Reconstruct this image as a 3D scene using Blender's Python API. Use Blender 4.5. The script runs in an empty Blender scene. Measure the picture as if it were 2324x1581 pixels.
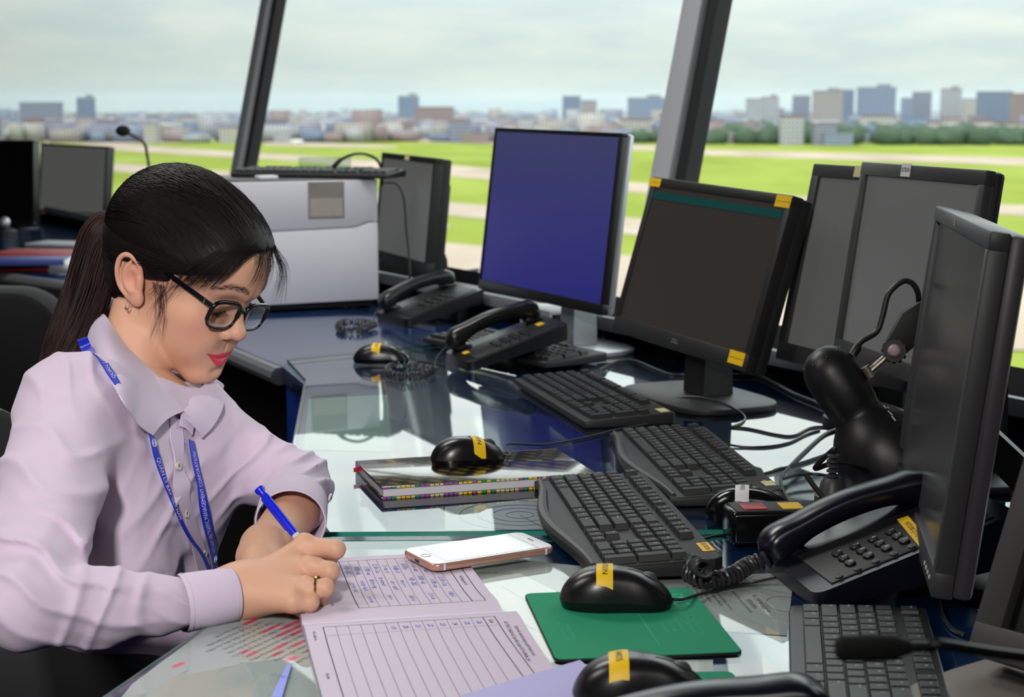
import bpy, bmesh, math, random
import numpy as np
from mathutils import Vector as V, Matrix as M, noise as mnoise
random.seed(7)
SC = bpy.context.scene
COL = SC.collection
DESK = .75                      # height of the worktop
# ---------------------------------------------------------------- camera model (metres; camera 52 cm above the worktop)
F_PX, CX, CY, HOR = 3800., 1162., 790.5, 243.
PITCH = math.atan((CY-HOR)/F_PX)
CAM = V((0, 0, 1.27))
FW = V((0, math.cos(PITCH), -math.sin(PITCH))); UPV = V((0, math.sin(PITCH), math.cos(PITCH))); RT = V((1, 0, 0))
def ray(px, py): return FW + RT*((px-CX)/F_PX) - UPV*((py-CY)/F_PX)
def gp(px, py, z=0.):
    d = ray(px, py); return CAM + d*((DESK+z-CAM.z)/d.z)
def at(px, py, dep): return CAM + ray(px, py)*dep

def lin(c):
    if isinstance(c, str):
        c = [int(c[i:i+2], 16)/255 for i in (0, 2, 4)]
    return tuple(x/12.92 if x <= .04045 else ((x+.055)/1.055)**2.4 for x in c)

# ---------------------------------------------------------------- materials
MATS = {}
def mat(name, col='808080', rough=.5, metal=0., spec=.5, var=0., vscale=40., bump=0., bscale=300., coat=0., emit=None, estr=0., sss=0., sheen=0., aniso=0.):
    if name in MATS: return MATS[name]
    m = bpy.data.materials.new(name); m.use_nodes = True; nt = m.node_tree; b = nt.nodes['Principled BSDF']
    c = lin(col)
    b.inputs['Base Color'].default_value = (*c, 1); b.inputs['Roughness'].default_value = rough
    b.inputs['Metallic'].default_value = metal; b.inputs['Specular IOR Level'].default_value = spec
    b.inputs['Coat Weight'].default_value = coat; b.inputs['Coat Roughness'].default_value = .05
    if sheen: b.inputs['Sheen Weight'].default_value = sheen
    if emit: b.inputs['Emission Color'].default_value = (*lin(emit), 1); b.inputs['Emission Strength'].default_value = estr
    if sss:
        b.inputs['Subsurface Weight'].default_value = sss; b.inputs['Subsurface Radius'].default_value = (1., .35, .2); b.inputs['Subsurface Scale'].default_value = .006
    if var or bump:
        tc = nt.nodes.new('ShaderNodeTexCoord')
        if var:
            n = nt.nodes.new('ShaderNodeTexNoise'); n.inputs['Scale'].default_value = vscale; n.inputs['Detail'].default_value = 5
            nt.links.new(tc.outputs['Object'], n.inputs['Vector'])
            mx = nt.nodes.new('ShaderNodeMix'); mx.data_type = 'RGBA'
            mx.inputs['A'].default_value = (*[x*(1-var) for x in c], 1); mx.inputs['B'].default_value = (*[min(1, x*(1+var)) for x in c], 1)
            nt.links.new(n.outputs['Fac'], mx.inputs['Factor']); nt.links.new(mx.outputs['Result'], b.inputs['Base Color'])
        if bump:
            n2 = nt.nodes.new('ShaderNodeTexNoise'); n2.inputs['Scale'].default_value = bscale; n2.inputs['Detail'].default_value = 3
            nt.links.new(tc.outputs['Object'], n2.inputs['Vector'])
            bp = nt.nodes.new('ShaderNodeBump'); bp.inputs['Strength'].default_value = bump; bp.inputs['Distance'].default_value = .001
            nt.links.new(n2.outputs['Fac'], bp.inputs['Height']); nt.links.new(bp.outputs['Normal'], b.inputs['Normal'])
    MATS[name] = m; return m
def glassmat(name, tint=(1, 1, 1), r0=.04, rough=.0):
    """clear sheet: transparent, with a mirror that grows towards grazing angles (Schlick), the same from both sides"""
    if name in MATS: return MATS[name]
    m = bpy.data.materials.new(name); m.use_nodes = True; nt = m.node_tree; nt.nodes.remove(nt.nodes['Principled BSDF'])
    out = nt.nodes['Material Output']; t = nt.nodes.new('ShaderNodeBsdfTransparent'); g = nt.nodes.new('ShaderNodeBsdfGlossy'); mx = nt.nodes.new('ShaderNodeMixShader'); ge = nt.nodes.new('ShaderNodeNewGeometry')
    t.inputs['Color'].default_value = (*tint, 1); g.inputs['Roughness'].default_value = rough
    d = nt.nodes.new('ShaderNodeVectorMath'); d.operation = 'DOT_PRODUCT'; nt.links.new(ge.outputs['Incoming'], d.inputs[0]); nt.links.new(ge.outputs['Normal'], d.inputs[1])
    def mth(op, a, b):
        n = nt.nodes.new('ShaderNodeMath'); n.operation = op; n.use_clamp = op != 'ABSOLUTE'
        for k, v in enumerate((a, b)):
            if v is None: continue
            if isinstance(v, (int, float)): n.inputs[k].default_value = v
            else: nt.links.new(v, n.inputs[k])
        return n.outputs[0]
    c = mth('ABSOLUTE', d.outputs['Value'], None); f = mth('POWER', mth('SUBTRACT', 1., c), 5.); f = mth('ADD', mth('MULTIPLY', f, 1-r0), r0)
    nt.links.new(f, mx.inputs[0]); nt.links.new(t.outputs[0], mx.inputs[1]); nt.links.new(g.outputs[0], mx.inputs[2]); nt.links.new(mx.outputs[0], out.inputs['Surface'])
    MATS[name] = m; return m

# ---------------------------------------------------------------- mesh builder
def frame_from(z, up=V((0, 0, 1))):
    z = V(z).normalized(); x = up.cross(z)
    if x.length < 1e-4: x = V((1, 0, 0)).cross(z)
    x.normalize(); y = z.cross(x)
    return M((x, y, z)).transposed().to_4x4()
def TRS(loc=(0, 0, 0), rx=0, ry=0, rz=0):
    from mathutils import Euler
    return M.Translation(loc) @ Euler((rx, ry, rz)).to_matrix().to_4x4()
FONT = {}
def text_geo(s, shear=0):
    k = (s, shear)
    if k in FONT: return FONT[k]
    cu = bpy.data.curves.new('t', 'FONT'); cu.body = s; cu.size = 1; cu.resolution_u = 2; cu.align_x = 'CENTER'; cu.align_y = 'CENTER'; cu.shear = shear
    o = bpy.data.objects.new('t', cu); COL.objects.link(o)
    dg = bpy.context.evaluated_depsgraph_get(); me = bpy.data.meshes.new_from_object(o.evaluated_get(dg))
    vs = [tuple(v.co) for v in me.vertices]; fs = [tuple(p.vertices) for p in me.polygons]
    bpy.data.objects.remove(o); bpy.data.curves.remove(cu); bpy.data.meshes.remove(me)
    FONT[k] = (vs, fs); return FONT[k]
class MB:
    def __init__(s): s.v = []; s.f = []; s.fm = []; s.mats = []
    def mi(s, m):
        if m not in s.mats: s.mats.append(m)
        return s.mats.index(m)
    def add(s, vs, fs, m, X=None):
        o = len(s.v); k = s.mi(m)
        s.v += [tuple(X @ V(p)) for p in vs] if X is not None else [tuple(p) for p in vs]
        s.f += [tuple(i+o for i in f) for f in fs]; s.fm += [k]*len(fs); return s
    def addbm(s, bm, m, X=None):
        bm.verts.index_update()
        s.add([v.co.copy() for v in bm.verts], [[v.index for v in f.verts] for f in bm.faces], m, X); bm.free(); return s
    def box(s, c, d, m, bev=0., X=None, seg=2):
        bm = bmesh.new(); bmesh.ops.create_cube(bm, size=1)
        for v in bm.verts: v.co = V((v.co.x*d[0]+c[0], v.co.y*d[1]+c[1], v.co.z*d[2]+c[2]))
        if bev: bmesh.ops.bevel(bm, geom=bm.edges[:], offset=min(bev, min(d)*.49), segments=seg, affect='EDGES', profile=.5)
        return s.addbm(bm, m, X)
    def prism(s, poly, z0, z1, m, bev=0., X=None, seg=2, side=None):
        n = len(poly); bm = bmesh.new()
        a = [bm.verts.new((p[0], p[1], z0)) for p in poly]; b = [bm.verts.new((p[0], p[1], z1)) for p in poly]
        bm.faces.new(a[::-1]); bm.faces.new(b)
        for i in range(n): bm.faces.new((a[i], a[(i+1) % n], b[(i+1) % n], b[i]))
        bmesh.ops.recalc_face_normals(bm, faces=bm.faces[:])
        if bev: bmesh.ops.bevel(bm, geom=[e for e in bm.edges if abs((e.verts[0].co-e.verts[1].co).z) < 1e-7], offset=bev, segments=seg, affect='EDGES', profile=.5)
        return s.addbm(bm, m, X)
    def tube(s, pts, r, m, n=8, X=None, caps=True):
        pts = [V(p) for p in pts]; R = r if isinstance(r, (list, tuple)) else [r]*len(pts)
        T = [(pts[min(i+1, len(pts)-1)]-pts[max(i-1, 0)]).normalized() for i in range(len(pts))]
        nx = T[0].orthogonal().normalized(); vs = []; fs = []
        for i, p in enumerate(pts):
            nx = (nx - T[i]*nx.dot(T[i])).normalized(); ny = T[i].cross(nx)
            for k in range(n):
                a = 2*math.pi*k/n; vs.append(p + (nx*math.cos(a)+ny*math.sin(a))*R[i])
        for i in range(len(pts)-1):
            for k in range(n):
                fs.append((i*n+k, i*n+(k+1) % n, (i+1)*n+(k+1) % n, (i+1)*n+k))
        if caps: fs += [tuple(range(n))[::-1], tuple(range((len(pts)-1)*n, len(pts)*n))]
        return s.add(vs, fs, m, X)
    def ribbon(s, pts, nrm, w, th, m, X=None):
        pts = [V(p) for p in pts]; vs = []; fs = []
        for i, p in enumerate(pts):
            t = (pts[min(i+1, len(pts)-1)]-pts[max(i-1, 0)]).normalized(); nn = V(nrm[i] if isinstance(nrm, list) else nrm); nn = (nn-t*nn.dot(t)).normalized(); b = t.cross(nn)
            ww = w[i] if isinstance(w, list) else w
            for a, c in ((-1, 1), (1, 1), (1, -1), (-1, -1)): vs.append(p+b*(a*ww/2)+nn*(c*th/2))
        for i in range(len(pts)-1):
            for k in range(4): fs.append((i*4+k, i*4+(k+1) % 4, i*4+4+(k+1) % 4, i*4+4+k))
        fs += [(3, 2, 1, 0), tuple(len(vs)-4+k for k in range(4))]
        return s.add(vs, fs, m, X)
    def lathe(s, prof, m, n=32, X=None, caps=True):
        vs = []; fs = []
        for r, z in prof:
            for k in range(n): a = 2*math.pi*k/n; vs.append((r*math.cos(a), r*math.sin(a), z))
        for i in range(len(prof)-1):
            for k in range(n): fs.append((i*n+k, i*n+(k+1) % n, (i+1)*n+(k+1) % n, (i+1)*n+k))
        if caps: fs += [tuple(range(n))[::-1], tuple(range((len(prof)-1)*n, len(prof)*n))]
        return s.add(vs, fs, m, X)
    def sphere(s, c, r, m, X=None, sub=3, sc=(1, 1, 1)):
        bm = bmesh.new(); bmesh.ops.create_icosphere(bm, subdivisions=sub, radius=1)
        for v in bm.verts: v.co = V((v.co.x*r*sc[0]+c[0], v.co.y*r*sc[1]+c[1], v.co.z*r*sc[2]+c[2]))
        return s.addbm(bm, m, X)
    def grid(s, fn, nu, nv, m, X=None, closeu=False):
        vs = [fn(i/(nu if closeu else nu-1), j/(nv-1)) for j in range(nv) for i in range(nu)]; fs = []
        for j in range(nv-1):
            for i in range(nu if closeu else nu-1):
                k = (i+1) % nu; fs.append((j*nu+i, j*nu+k, (j+1)*nu+k, (j+1)*nu+i))
        return s.add(vs, fs, m, X)
    def quad(s, ps, m, X=None): return s.add(ps, [tuple(range(len(ps)))], m, X)
    def text(s, t, size, m, X, sx=1., shear=0):
        vs, fs = text_geo(t, shear)
        return s.add([(x*size*sx, y*size, 0) for x, y, z in vs], fs, m, X)
    def mesh(s, name, sharp=35):
        me = bpy.data.meshes.new(name); me.from_pydata(s.v, [], s.f)
        for m in s.mats: me.materials.append(m)
        me.polygons.foreach_set('material_index', s.fm); me.polygons.foreach_set('use_smooth', [True]*len(s.f)); me.update()
        if sharp: me.set_sharp_from_angle(angle=math.radians(sharp))
        return me
    def build(s, name, parent=None, world=True, sharp=35, label=None, cat=None, group=None, kind=None):
        """one mesh object; when WORLD, the points are world points whatever the parent's place"""
        if parent is not None and world:
            X = wmat(parent).inverted(); s.v = [tuple(X @ V(p)) for p in s.v]
        org = None
        if parent is None:                       # origin at the bottom centre of what was built
            a = np.array(s.v); org = V(((a[:, 0].min()+a[:, 0].max())/2, (a[:, 1].min()+a[:, 1].max())/2, a[:, 2].min()))
            s.v = [tuple(V(p)-org) for p in s.v]
        o = bpy.data.objects.new(name, s.mesh(name, sharp)); COL.objects.link(o)
        if org is not None: o.location = org
        if parent is not None: o.parent = parent
        return tag(o, label, cat, group, kind)
def wmat(o):
    m = o.matrix_basis.copy()
    while o.parent: o = o.parent; m = o.matrix_basis @ m
    return m
def tag(o, label=None, cat=None, group=None, kind=None):
    if label: o['label'] = label
    if cat: o['category'] = cat
    if group: o['group'] = group
    if kind: o['kind'] = kind
    return o
def thing(name, label, cat, loc, rz=0., group=None):
    o = bpy.data.objects.new(name, None); COL.objects.link(o); o.empty_display_size = .05
    o.location = loc; o.rotation_euler = (0, 0, rz); return tag(o, label, cat, group)
def child(name, me, parent, loc=(0, 0, 0), rz=0.):
    o = bpy.data.objects.new(name, me); COL.objects.link(o); o.parent = parent; o.location = loc; o.rotation_euler = (0, 0, rz); return o
def smooth_path(pts, n=8):
    """Catmull-Rom through the points"""
    P = [V(p) for p in pts]; P = [P[0]*2-P[1]] + P + [P[-1]*2-P[-2]]; out = []
    for i in range(1, len(P)-2):
        for k in range(n):
            t = k/n; a, b, c, d = P[i-1:i+3]
            out.append(((b*2) + (c-a)*t + (a*2-b*5+c*4-d)*t*t + (b*3-a-c*3+d)*t**3)*.5)
    out.append(P[-2]); return out

BLK = mat('black_plastic', '161617', .38, var=.15, vscale=60)
BLKM = mat('black_matte_plastic', '1b1b1c', .55, var=.15, bump=.12, bscale=900)
BLKG = mat('black_gloss_plastic', '0e0e10', .16, spec=.5)
DGREY = mat('dark_grey_plastic', '3a3a3c', .45, var=.1)
MGREY = mat('mid_grey_metal', '6c6e72', .5, var=.08)
SILV = mat('silver_plastic', 'b9bcc2', .32, metal=.55)
WHITEP = mat('white_plastic', 'dcdcdf', .45, var=.03)
YEL = mat('yellow_label_tape', 'f2c312', .5)
INK = mat('black_ink', '15130c', .6)
WLAB = mat('white_label_tape', 'e4e4e4', .5)
CREAM = mat('cream_sticker', 'd9cf9a', .6)
LEG = mat('white_key_legend', 'd8d8d8', .6)
CABLE = mat('black_cable_sheath', '141415', .42)
CHROME = mat('brushed_nickel', 'b0a898', .3, metal=1.)
# ================================================================ outside: sky, airfield, city
W = bpy.data.worlds.new('World'); SC.world = W; W.use_nodes = True
def world_sky():
    nt = W.node_tree; bg = nt.nodes['Background']; tc = nt.nodes.new('ShaderNodeTexCoord'); sep = nt.nodes.new('ShaderNodeSeparateXYZ')
    nt.links.new(tc.outputs['Generated'], sep.inputs[0])
    ramp = nt.nodes.new('ShaderNodeValToRGB'); e = ramp.color_ramp.elements
    stops = [(0., (.25, .28, .25)), (.5, (.50, .58, .58)), (.508, (.72, .79, .73)), (.536, (.88, .98, .98)), (.555, (1.3, 1.45, 1.5)), (.575, (2.3, 2.45, 2.4)), (.68, (2.6, 2.75, 2.75)), (1., (1.5, 1.7, 1.9))]
    mp = nt.nodes.new('ShaderNodeMapRange'); mp.inputs['From Min'].default_value = -1; mp.inputs['From Max'].default_value = 1
    nt.links.new(sep.outputs['Z'], mp.inputs['Value']); nt.links.new(mp.outputs[0], ramp.inputs[0])
    while len(e) < len(stops): e.new(.5)
    for el, (p, c) in zip(e, stops): el.position = p; el.color = (*c, 1)
    # soft broken cloud
    mpn = nt.nodes.new('ShaderNodeMapping'); mpn.inputs['Scale'].default_value = (9, 9, 42); nt.links.new(tc.outputs['Generated'], mpn.inputs[0])
    n = nt.nodes.new('ShaderNodeTexNoise'); n.inputs['Scale'].default_value = 1.3; n.inputs['Detail'].default_value = 7; n.inputs['Roughness'].default_value = .55
    nt.links.new(mpn.outputs[0], n.inputs['Vector'])
    cr = nt.nodes.new('ShaderNodeValToRGB'); cr.color_ramp.elements[0].position = .38; cr.color_ramp.elements[0].color = (.90, .95, .965, 1); cr.color_ramp.elements[1].position = .68; cr.color_ramp.elements[1].color = (1.10, 1.09, 1.03, 1)
    nt.links.new(n.outputs['Fac'], cr.inputs[0])
    mx = nt.nodes.new('ShaderNodeMix'); mx.data_type = 'RGBA'; mx.blend_type = 'MULTIPLY'; mx.inputs['Factor'].default_value = 1
    nt.links.new(ramp.outputs[0], mx.inputs['A']); nt.links.new(cr.outputs[0], mx.inputs['B']); nt.links.new(mx.outputs['Result'], bg.inputs['Color'])
    bg.inputs['Strength'].default_value = 1.0
world_sky()
sun = bpy.data.lights.new('sun', 'SUN'); sun.energy = 2.6; sun.angle = .03; sun.color = (1, .96, .86)
so = bpy.data.objects.new('sun', sun); COL.objects.link(so); so.rotation_euler = (math.radians(24), math.radians(-14), 0)

GZ = -44.                                       # airfield level, seen from the tower cab
def far(px, py, z=GZ):
    d = ray(px, py); return CAM + d*((z-CAM.z)/d.z)
def grassmat(name, a, b, sc):
    m = mat(name, a, .95, spec=.1); nt = m.node_tree; bs = nt.nodes['Principled BSDF']; tc = nt.nodes.new('ShaderNodeTexCoord')
    mp = nt.nodes.new('ShaderNodeMapping'); mp.inputs['Scale'].default_value = (sc, sc*.3, 1); n = nt.nodes.new('ShaderNodeTexNoise'); n.inputs['Scale'].default_value = 1; n.inputs['Detail'].default_value = 6
    cr = nt.nodes.new('ShaderNodeValToRGB'); cr.color_ramp.elements[0].position = .35; cr.color_ramp.elements[0].color = (*lin(a), 1); cr.color_ramp.elements[1].position = .68; cr.color_ramp.elements[1].color = (*lin(b), 1)
    nt.links.new(tc.outputs['Object'], mp.inputs[0]); nt.links.new(mp.outputs[0], n.inputs['Vector']); nt.links.new(n.outputs['Fac'], cr.inputs[0]); nt.links.new(cr.outputs[0], bs.inputs['Base Color']); return m
GRASS = grassmat('mown_airfield_grass', '6c781c', '83903a', .012)
TARMAC = grassmat('sunlit_concrete', '948577', 'a89a8a', .02)
EARTH = grassmat('suburb_ground', '5c6a55', '7b7f72', .004)
MB().quad([(-9000, 250, GZ), (9000, 250, GZ), (9000, 2600, GZ), (-9000, 2600, GZ)], GRASS).quad([(-16000, 2600, GZ), (16000, 2600, GZ), (26000, 24000, GZ), (-26000, 24000, GZ)], EARTH).build('ground', label='green airfield grass far below the tower windows', kind='structure')
def strip(pts_top, pts_bot, z, what):
    P = [far(*p) for p in pts_top] + [far(*p) for p in reversed(pts_bot)]
    n = len(pts_top); mb = MB(); vs = [(p.x, p.y, GZ+z) for p in P]
    mb.add(vs, [(i, i+1, 2*n-2-i, 2*n-1-i) for i in range(n-1)], TARMAC)
    o = mb.build('taxiway', label=what, kind='structure'); return o
strip([(-80, 309), (300, 316), (620, 304), (1115, 318), (1480, 331), (1620, 340), (2400, 360)], [(-80, 320), (300, 328), (620, 314), (1115, 327), (1480, 342), (1620, 353), (2400, 378)], .15, 'farthest pale taxiway below the tree line')
strip([(-80, 337), (250, 326), (520, 343), (620, 349), (1060, 378), (1420, 413), (1820, 446), (2400, 470)], [(-80, 352), (250, 341), (520, 357), (620, 362), (1060, 404), (1420, 436), (1820, 466), (2400, 494)], .2, 'middle pale taxiway crossing the airfield')
strip([(600, 322), (760, 325), (900, 332)], [(600, 330), (760, 334), (900, 336)], .18, 'short far taxiway stub in the grass')
strip([(-80, 375), (250, 370), (520, 390), (600, 396), (1000, 458), (1430, 494), (1850, 545), (2400, 565)], [(-80, 400), (250, 388), (520, 410), (600, 415), (1000, 488), (1430, 533), (1850, 590), (2400, 625)], .22, 'nearer pale taxiway crossing the airfield')
strip([(880, 540), (1100, 560), (1460, 583), (1850, 620), (2500, 640)], [(880, 700), (1100, 740), (1460, 760), (1850, 790), (2500, 800)], .25, 'pale apron nearest the tower')
strip([(985, 506), (1020, 510)], [(985, 516), (1020, 519)], .24, 'small pale patch in the near grass')

# tree line at the far fence (nobody could count the crowns)
def leafmat(name, a, b):
    return grassmat(name, a, b, .05)
LEAF = leafmat('distant_tree_leaves', '33443a', '52624e')
tl = MB(); rt_ = random.Random(5)
ico = bmesh.new(); bmesh.ops.create_icosphere(ico, subdivisions=1, radius=1); icov = [v.co.copy() for v in ico.verts]; icof = [[v.index for v in f.verts] for f in ico.faces]; ico.free()
for k in range(1900):
    px = rt_.uniform(-150, 2480); right = px > 1500
    base = 292+.018*px+rt_.uniform(-12, 8) if not right else 322+.004*(px-1500)+rt_.uniform(-26, 5)
    dens = mnoise.noise((px*.006, 3, 0))
    if not right and rt_.random() > .35+dens: continue
    c = far(px, base); s = rt_.uniform(7, 15)*(1.15 if right else .8)
    tl.add([(c.x+v.x*s*1.2, c.y+v.y*s, GZ+s*.6+v.z*s*rt_.uniform(.7, 1.1)) for v in icov], icof, LEAF)
tl.build('treeline', sharp=0, label='hazy dark green tree line beyond the airfield', cat='trees', kind='stuff')

# city beyond: blocks standing on the plain, each building its own thing
def facade(name, c):
    m = mat(name, c, .8); nt = m.node_tree; b = nt.nodes['Principled BSDF']; tc = nt.nodes.new('ShaderNodeTexCoord'); sp = nt.nodes.new('ShaderNodeSeparateXYZ'); ad = nt.nodes.new('ShaderNodeMath'); cb = nt.nodes.new('ShaderNodeCombineXYZ'); br = nt.nodes.new('ShaderNodeTexBrick')
    nt.links.new(tc.outputs['Object'], sp.inputs[0]); nt.links.new(sp.outputs[0], ad.inputs[0]); nt.links.new(sp.outputs[1], ad.inputs[1]); nt.links.new(ad.outputs[0], cb.inputs[0]); nt.links.new(sp.outputs[2], cb.inputs[1]); nt.links.new(cb.outputs[0], br.inputs['Vector'])
    br.offset = 0; br.inputs['Color1'].default_value = br.inputs['Color2'].default_value = (*lin('4a5260'), 1); br.inputs['Mortar'].default_value = (*lin(c), 1); br.inputs['Scale'].default_value = 1; br.inputs['Mortar Size'].default_value = 1.1; br.inputs['Mortar Smooth'].default_value = .2; br.inputs['Brick Width'].default_value = 5.; br.inputs['Row Height'].default_value = 3.8
    nt.links.new(br.outputs['Color'], b.inputs['Base Color']); return m
BC = [facade('far_wall_%d' % i, c) for i, c in enumerate(('7e7f90', '9a918a', 'a2a2a6', '6c7890', '8c7672', 'aeaaa2', '7a869c'))]
ROOFM = mat('far_roof', '7a5a50', .8)
def tower(px0, px1, ytop, ybase, dep_m, wm, label, steps=0):
    y = dep_m; a = at(px0, 243, y); b = at(px1, 243, y); top = CAM.z + (243-ytop)/F_PX*y
    w = b.x-a.x; cx = (a.x+b.x)/2; root = thing('apartment_tower', label, 'building', (cx, y, GZ), group='tower blocks on the skyline')
    dpt = max(18, w*.5); mb = MB(); mb.box((0, dpt/2, (top-GZ)/2), (w, dpt, top-GZ), BC[wm])
    if steps: mb.box((w*.2, dpt/2, top-GZ+3), (w*.35, dpt*.5, 7), BC[wm])
    mb.build('walls', root, world=False)
    MB().box((0, dpt/2, top-GZ+1), (w*1.02, dpt*1.02, 2), ROOFM if wm == 4 else BC[(wm+2) % 7]).build('roof', root, world=False)
TW = [(55, 142, 234, 3600, 0, 'long low grey block at far left on skyline', 0), (184, 221, 223, 3300, 3, 'dark square tower alone on skyline at left', 1),
      (906, 952, 219, 3500, 3, 'pale blue square tower above middle window skyline', 1), (945, 1030, 245, 2900, 4, 'long red brown block right of the pale blue tower', 0),
      (1276, 1316, 220, 3300, 3, 'grey tower behind blue screen right corner', 0), (1318, 1352, 230, 3000, 1, 'small beige tower beside the grey one', 0),
      (1424, 1506, 224, 3100, 6, 'wide bluish block against second mullion', 1), (1690, 1725, 226, 3000, 2, 'pale block just right of second mullion', 0), (1725, 1762, 222, 3100, 2, 'pale stepped block left of the big beige tower', 1),
      (1795, 1832, 219, 3100, 0, 'narrow mauve block left of the beige tower', 0), (1842, 1905, 209, 2700, 1, 'big beige tower right of second mullion', 1), (1880, 1930, 205, 3000, 3, 'grey tower peeking behind the beige tower', 0),
      (1944, 2024, 201, 2800, 6, 'widest tall grey blue tower block', 1), (2066, 2104, 211, 2900, 0, 'narrow mauve tower right of the widest block', 0), (2130, 2172, 204, 2900, 2, 'pale stepped tower with dark windows', 1),
      (2214, 2286, 210, 2800, 3, 'wide grey tower near right skyline edge', 0), (2286, 2330, 215, 2700, 4, 'reddish tower at right picture edge', 0), (2040, 2066, 224, 3100, 6, 'low grey block between the tall right towers', 0), (2178, 2214, 226, 3000, 5, 'low cream block between the two right towers', 0)]
for a, b, yt, d, wm, lb, st in TW: tower(a, b, yt, 0, d, wm, lb, st)
rb = random.Random(11); seen = 0
meshes = []
for i in range(14):
    mb = MB(); w, d, h = rb.uniform(14, 42), rb.uniform(12, 26), rb.uniform(9, 24); m0 = BC[i % 7]
    mb.box((0, d/2, h/2), (w, d, h), m0); mb.box((0, d/2, h+.6), (w*1.03, d*1.03, 1.2), ROOFM if i % 3 == 0 else BC[(i+3) % 7])
    meshes.append(mb.mesh('low_rise_house'))
for i in range(290):
    px = rb.uniform(-120, 2440); y = 10**rb.uniform(math.log10(2080), math.log10(6500)) if px < 1500 else 10**rb.uniform(math.log10(1950), math.log10(5200))
    p = at(px, 243, y); o = child('low_rise_house', meshes[i % 14], None, (p.x, p.y, GZ)); o.scale = (1, 1, rb.uniform(.7, 1.35) if px < 1500 else rb.uniform(.9, 2.0))
    tag(o, 'hazy low rise building in the city beyond the airfield', 'building', 'low rise buildings beyond the airfield')
city = MB()
for i in range(2600):
    px = rb.uniform(-150, 2480); y = 10**rb.uniform(math.log10(2150), math.log10(11000)); p = at(px, 243, y); w, d, h = rb.uniform(14, 50), rb.uniform(12, 30), rb.uniform(8, 26)
    if rb.random() < .05: h *= 1.6
    city.box((p.x, p.y, GZ+h/2), (w, d, h), BC[i % 7])
city.build('city_rooftops', sharp=0, label='hazy carpet of distant rooftops beyond the airfield', cat='buildings', kind='stuff')
# light shed and white vehicle by the far field
r_ = thing('hangar_shed', 'long low cream shed at the foot of the right tree line', 'building', far(1985, 318), 0)
MB().box((0, 0, 4), (52, 20, 8), BC[5]).build('walls', r_, world=False)
MB().prism([(-27, 8), (27, 8), (27, 9), (0, 13), (-27, 9)], -10.5, 10.5, ROOFM, X=TRS((0, 0, 0), math.pi/2)).build('roof', r_, world=False)
tk = far(673, 326); r_ = thing('airport_truck', 'small white vehicle on far taxiway by first mullion', 'vehicle', tk)
MB().box((1.5, 0, 3.2), (12, 4, 4.2), WHITEP, .3).build('cargo_body', r_, world=False); MB().box((-6.5, 0, 2.6), (3.4, 3.6, 3.2), WHITEP, .6).build('cab', r_, world=False)
for dx in (-6, 2, 5.5): MB().lathe([(1.1, -2.1), (1.1, 2.1)], BLK, 16, TRS((dx, 0, 1.1), math.pi/2)).build('wheel', r_, world=False)
# summer haze lying over the plain
hz = bpy.data.materials.new('summer_haze'); hz.use_nodes = True; nt = hz.node_tree; nt.nodes.remove(nt.nodes['Principled BSDF'])
vs_ = nt.nodes.new('ShaderNodeVolumeScatter'); vs_.inputs['Color'].default_value = (.15, .20, .245, 1); vs_.inputs['Density'].default_value = .000190; vs_.inputs['Anisotropy'].default_value = .2
nt.links.new(vs_.outputs[0], nt.nodes['Material Output'].inputs['Volume'])
MB().box((0, 8800, GZ+76), (30000, 14000, 150), hz).build('haze', label='thin bluish haze over the city', cat='haze', kind='stuff', sharp=0)

# ================================================================ the tower cab
P1 = gp(985, 600, .05); P2 = gp(1750, 735, .05)
WA = (P2-P1); WA.z = 0; WA.normalize()                     # along the window wall, towards the near right
WN = V((-WA.y, WA.x, 0)); WN = WN if WN.y > 0 else -WN      # outward
TL = math.radians(12.); WU = V((0, 0, 1))*math.cos(TL)+WN*math.sin(TL); WI = (WN*math.cos(TL)-V((0, 0, 1))*math.sin(TL))
def wall_s(px, py):
    d = ray(px, py); t = (P1-CAM).dot(WI)/d.dot(WI); return ((CAM+d*t)-P1).dot(WA)
WX = M((WA, WU, WI)).transposed().to_4x4(); WX.translation = P1        # local x along, y up the pane, z outward
print('mullion s', wall_s(590, 200), wall_s(1568, 200), wall_s(625, 200)-wall_s(548, 200))
S1, S2 = wall_s(592, 200), wall_s(1572, 200); S0 = S1-(S2-S1)*1.85; S3 = S2+(S2-S1)*.8; HT = 1.95
FRAME = mat('grey_window_frame', 'b4b6ba', .45, var=.05); GASK = mat('black_gasket', '161617', .6)
GL = glassmat('window_glass', (.97, .985, .975), .012)
def mullion(s, n):
    o = MB(); o.box((0, HT/2, -.025), (.080, HT+.1, .05), FRAME, .006, X=WX @ TRS((s, 0, 0)))
    o.box((.060, HT/2, -.010), (.042, HT+.1, .04), GASK, 0, X=WX @ TRS((s, 0, 0))); o.box((-.046, HT/2, -.005), (.022, HT+.1, .03), GASK, 0, X=WX @ TRS((s, 0, 0)))
    o.build('trim_%d' % n, label='grey leaning window mullion', kind='structure')
for i, s in enumerate((S0, S1, S2, S3)): mullion(s, i+1)
for i, (a, b) in enumerate(((S0, S1), (S1, S2), (S2, S3))):
    w_ = MB(); w_.quad([(a+.06, 0, 0), (b-.06, 0, 0), (b-.06, HT, 0), (a+.06, HT, 0)], GL, X=WX)
    o = w_.build('window_%d' % (i+1), label='large leaning tower window pane', kind='structure')
    f_ = MB(); f_.box(((a+b)/2, -.03, -.03), (b-a, .06, .1), GASK, X=WX); f_.box(((a+b)/2, HT+.03, -.03), (b-a, .06, .1), GASK, X=WX); f_.build('window_frame', o)
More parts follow.
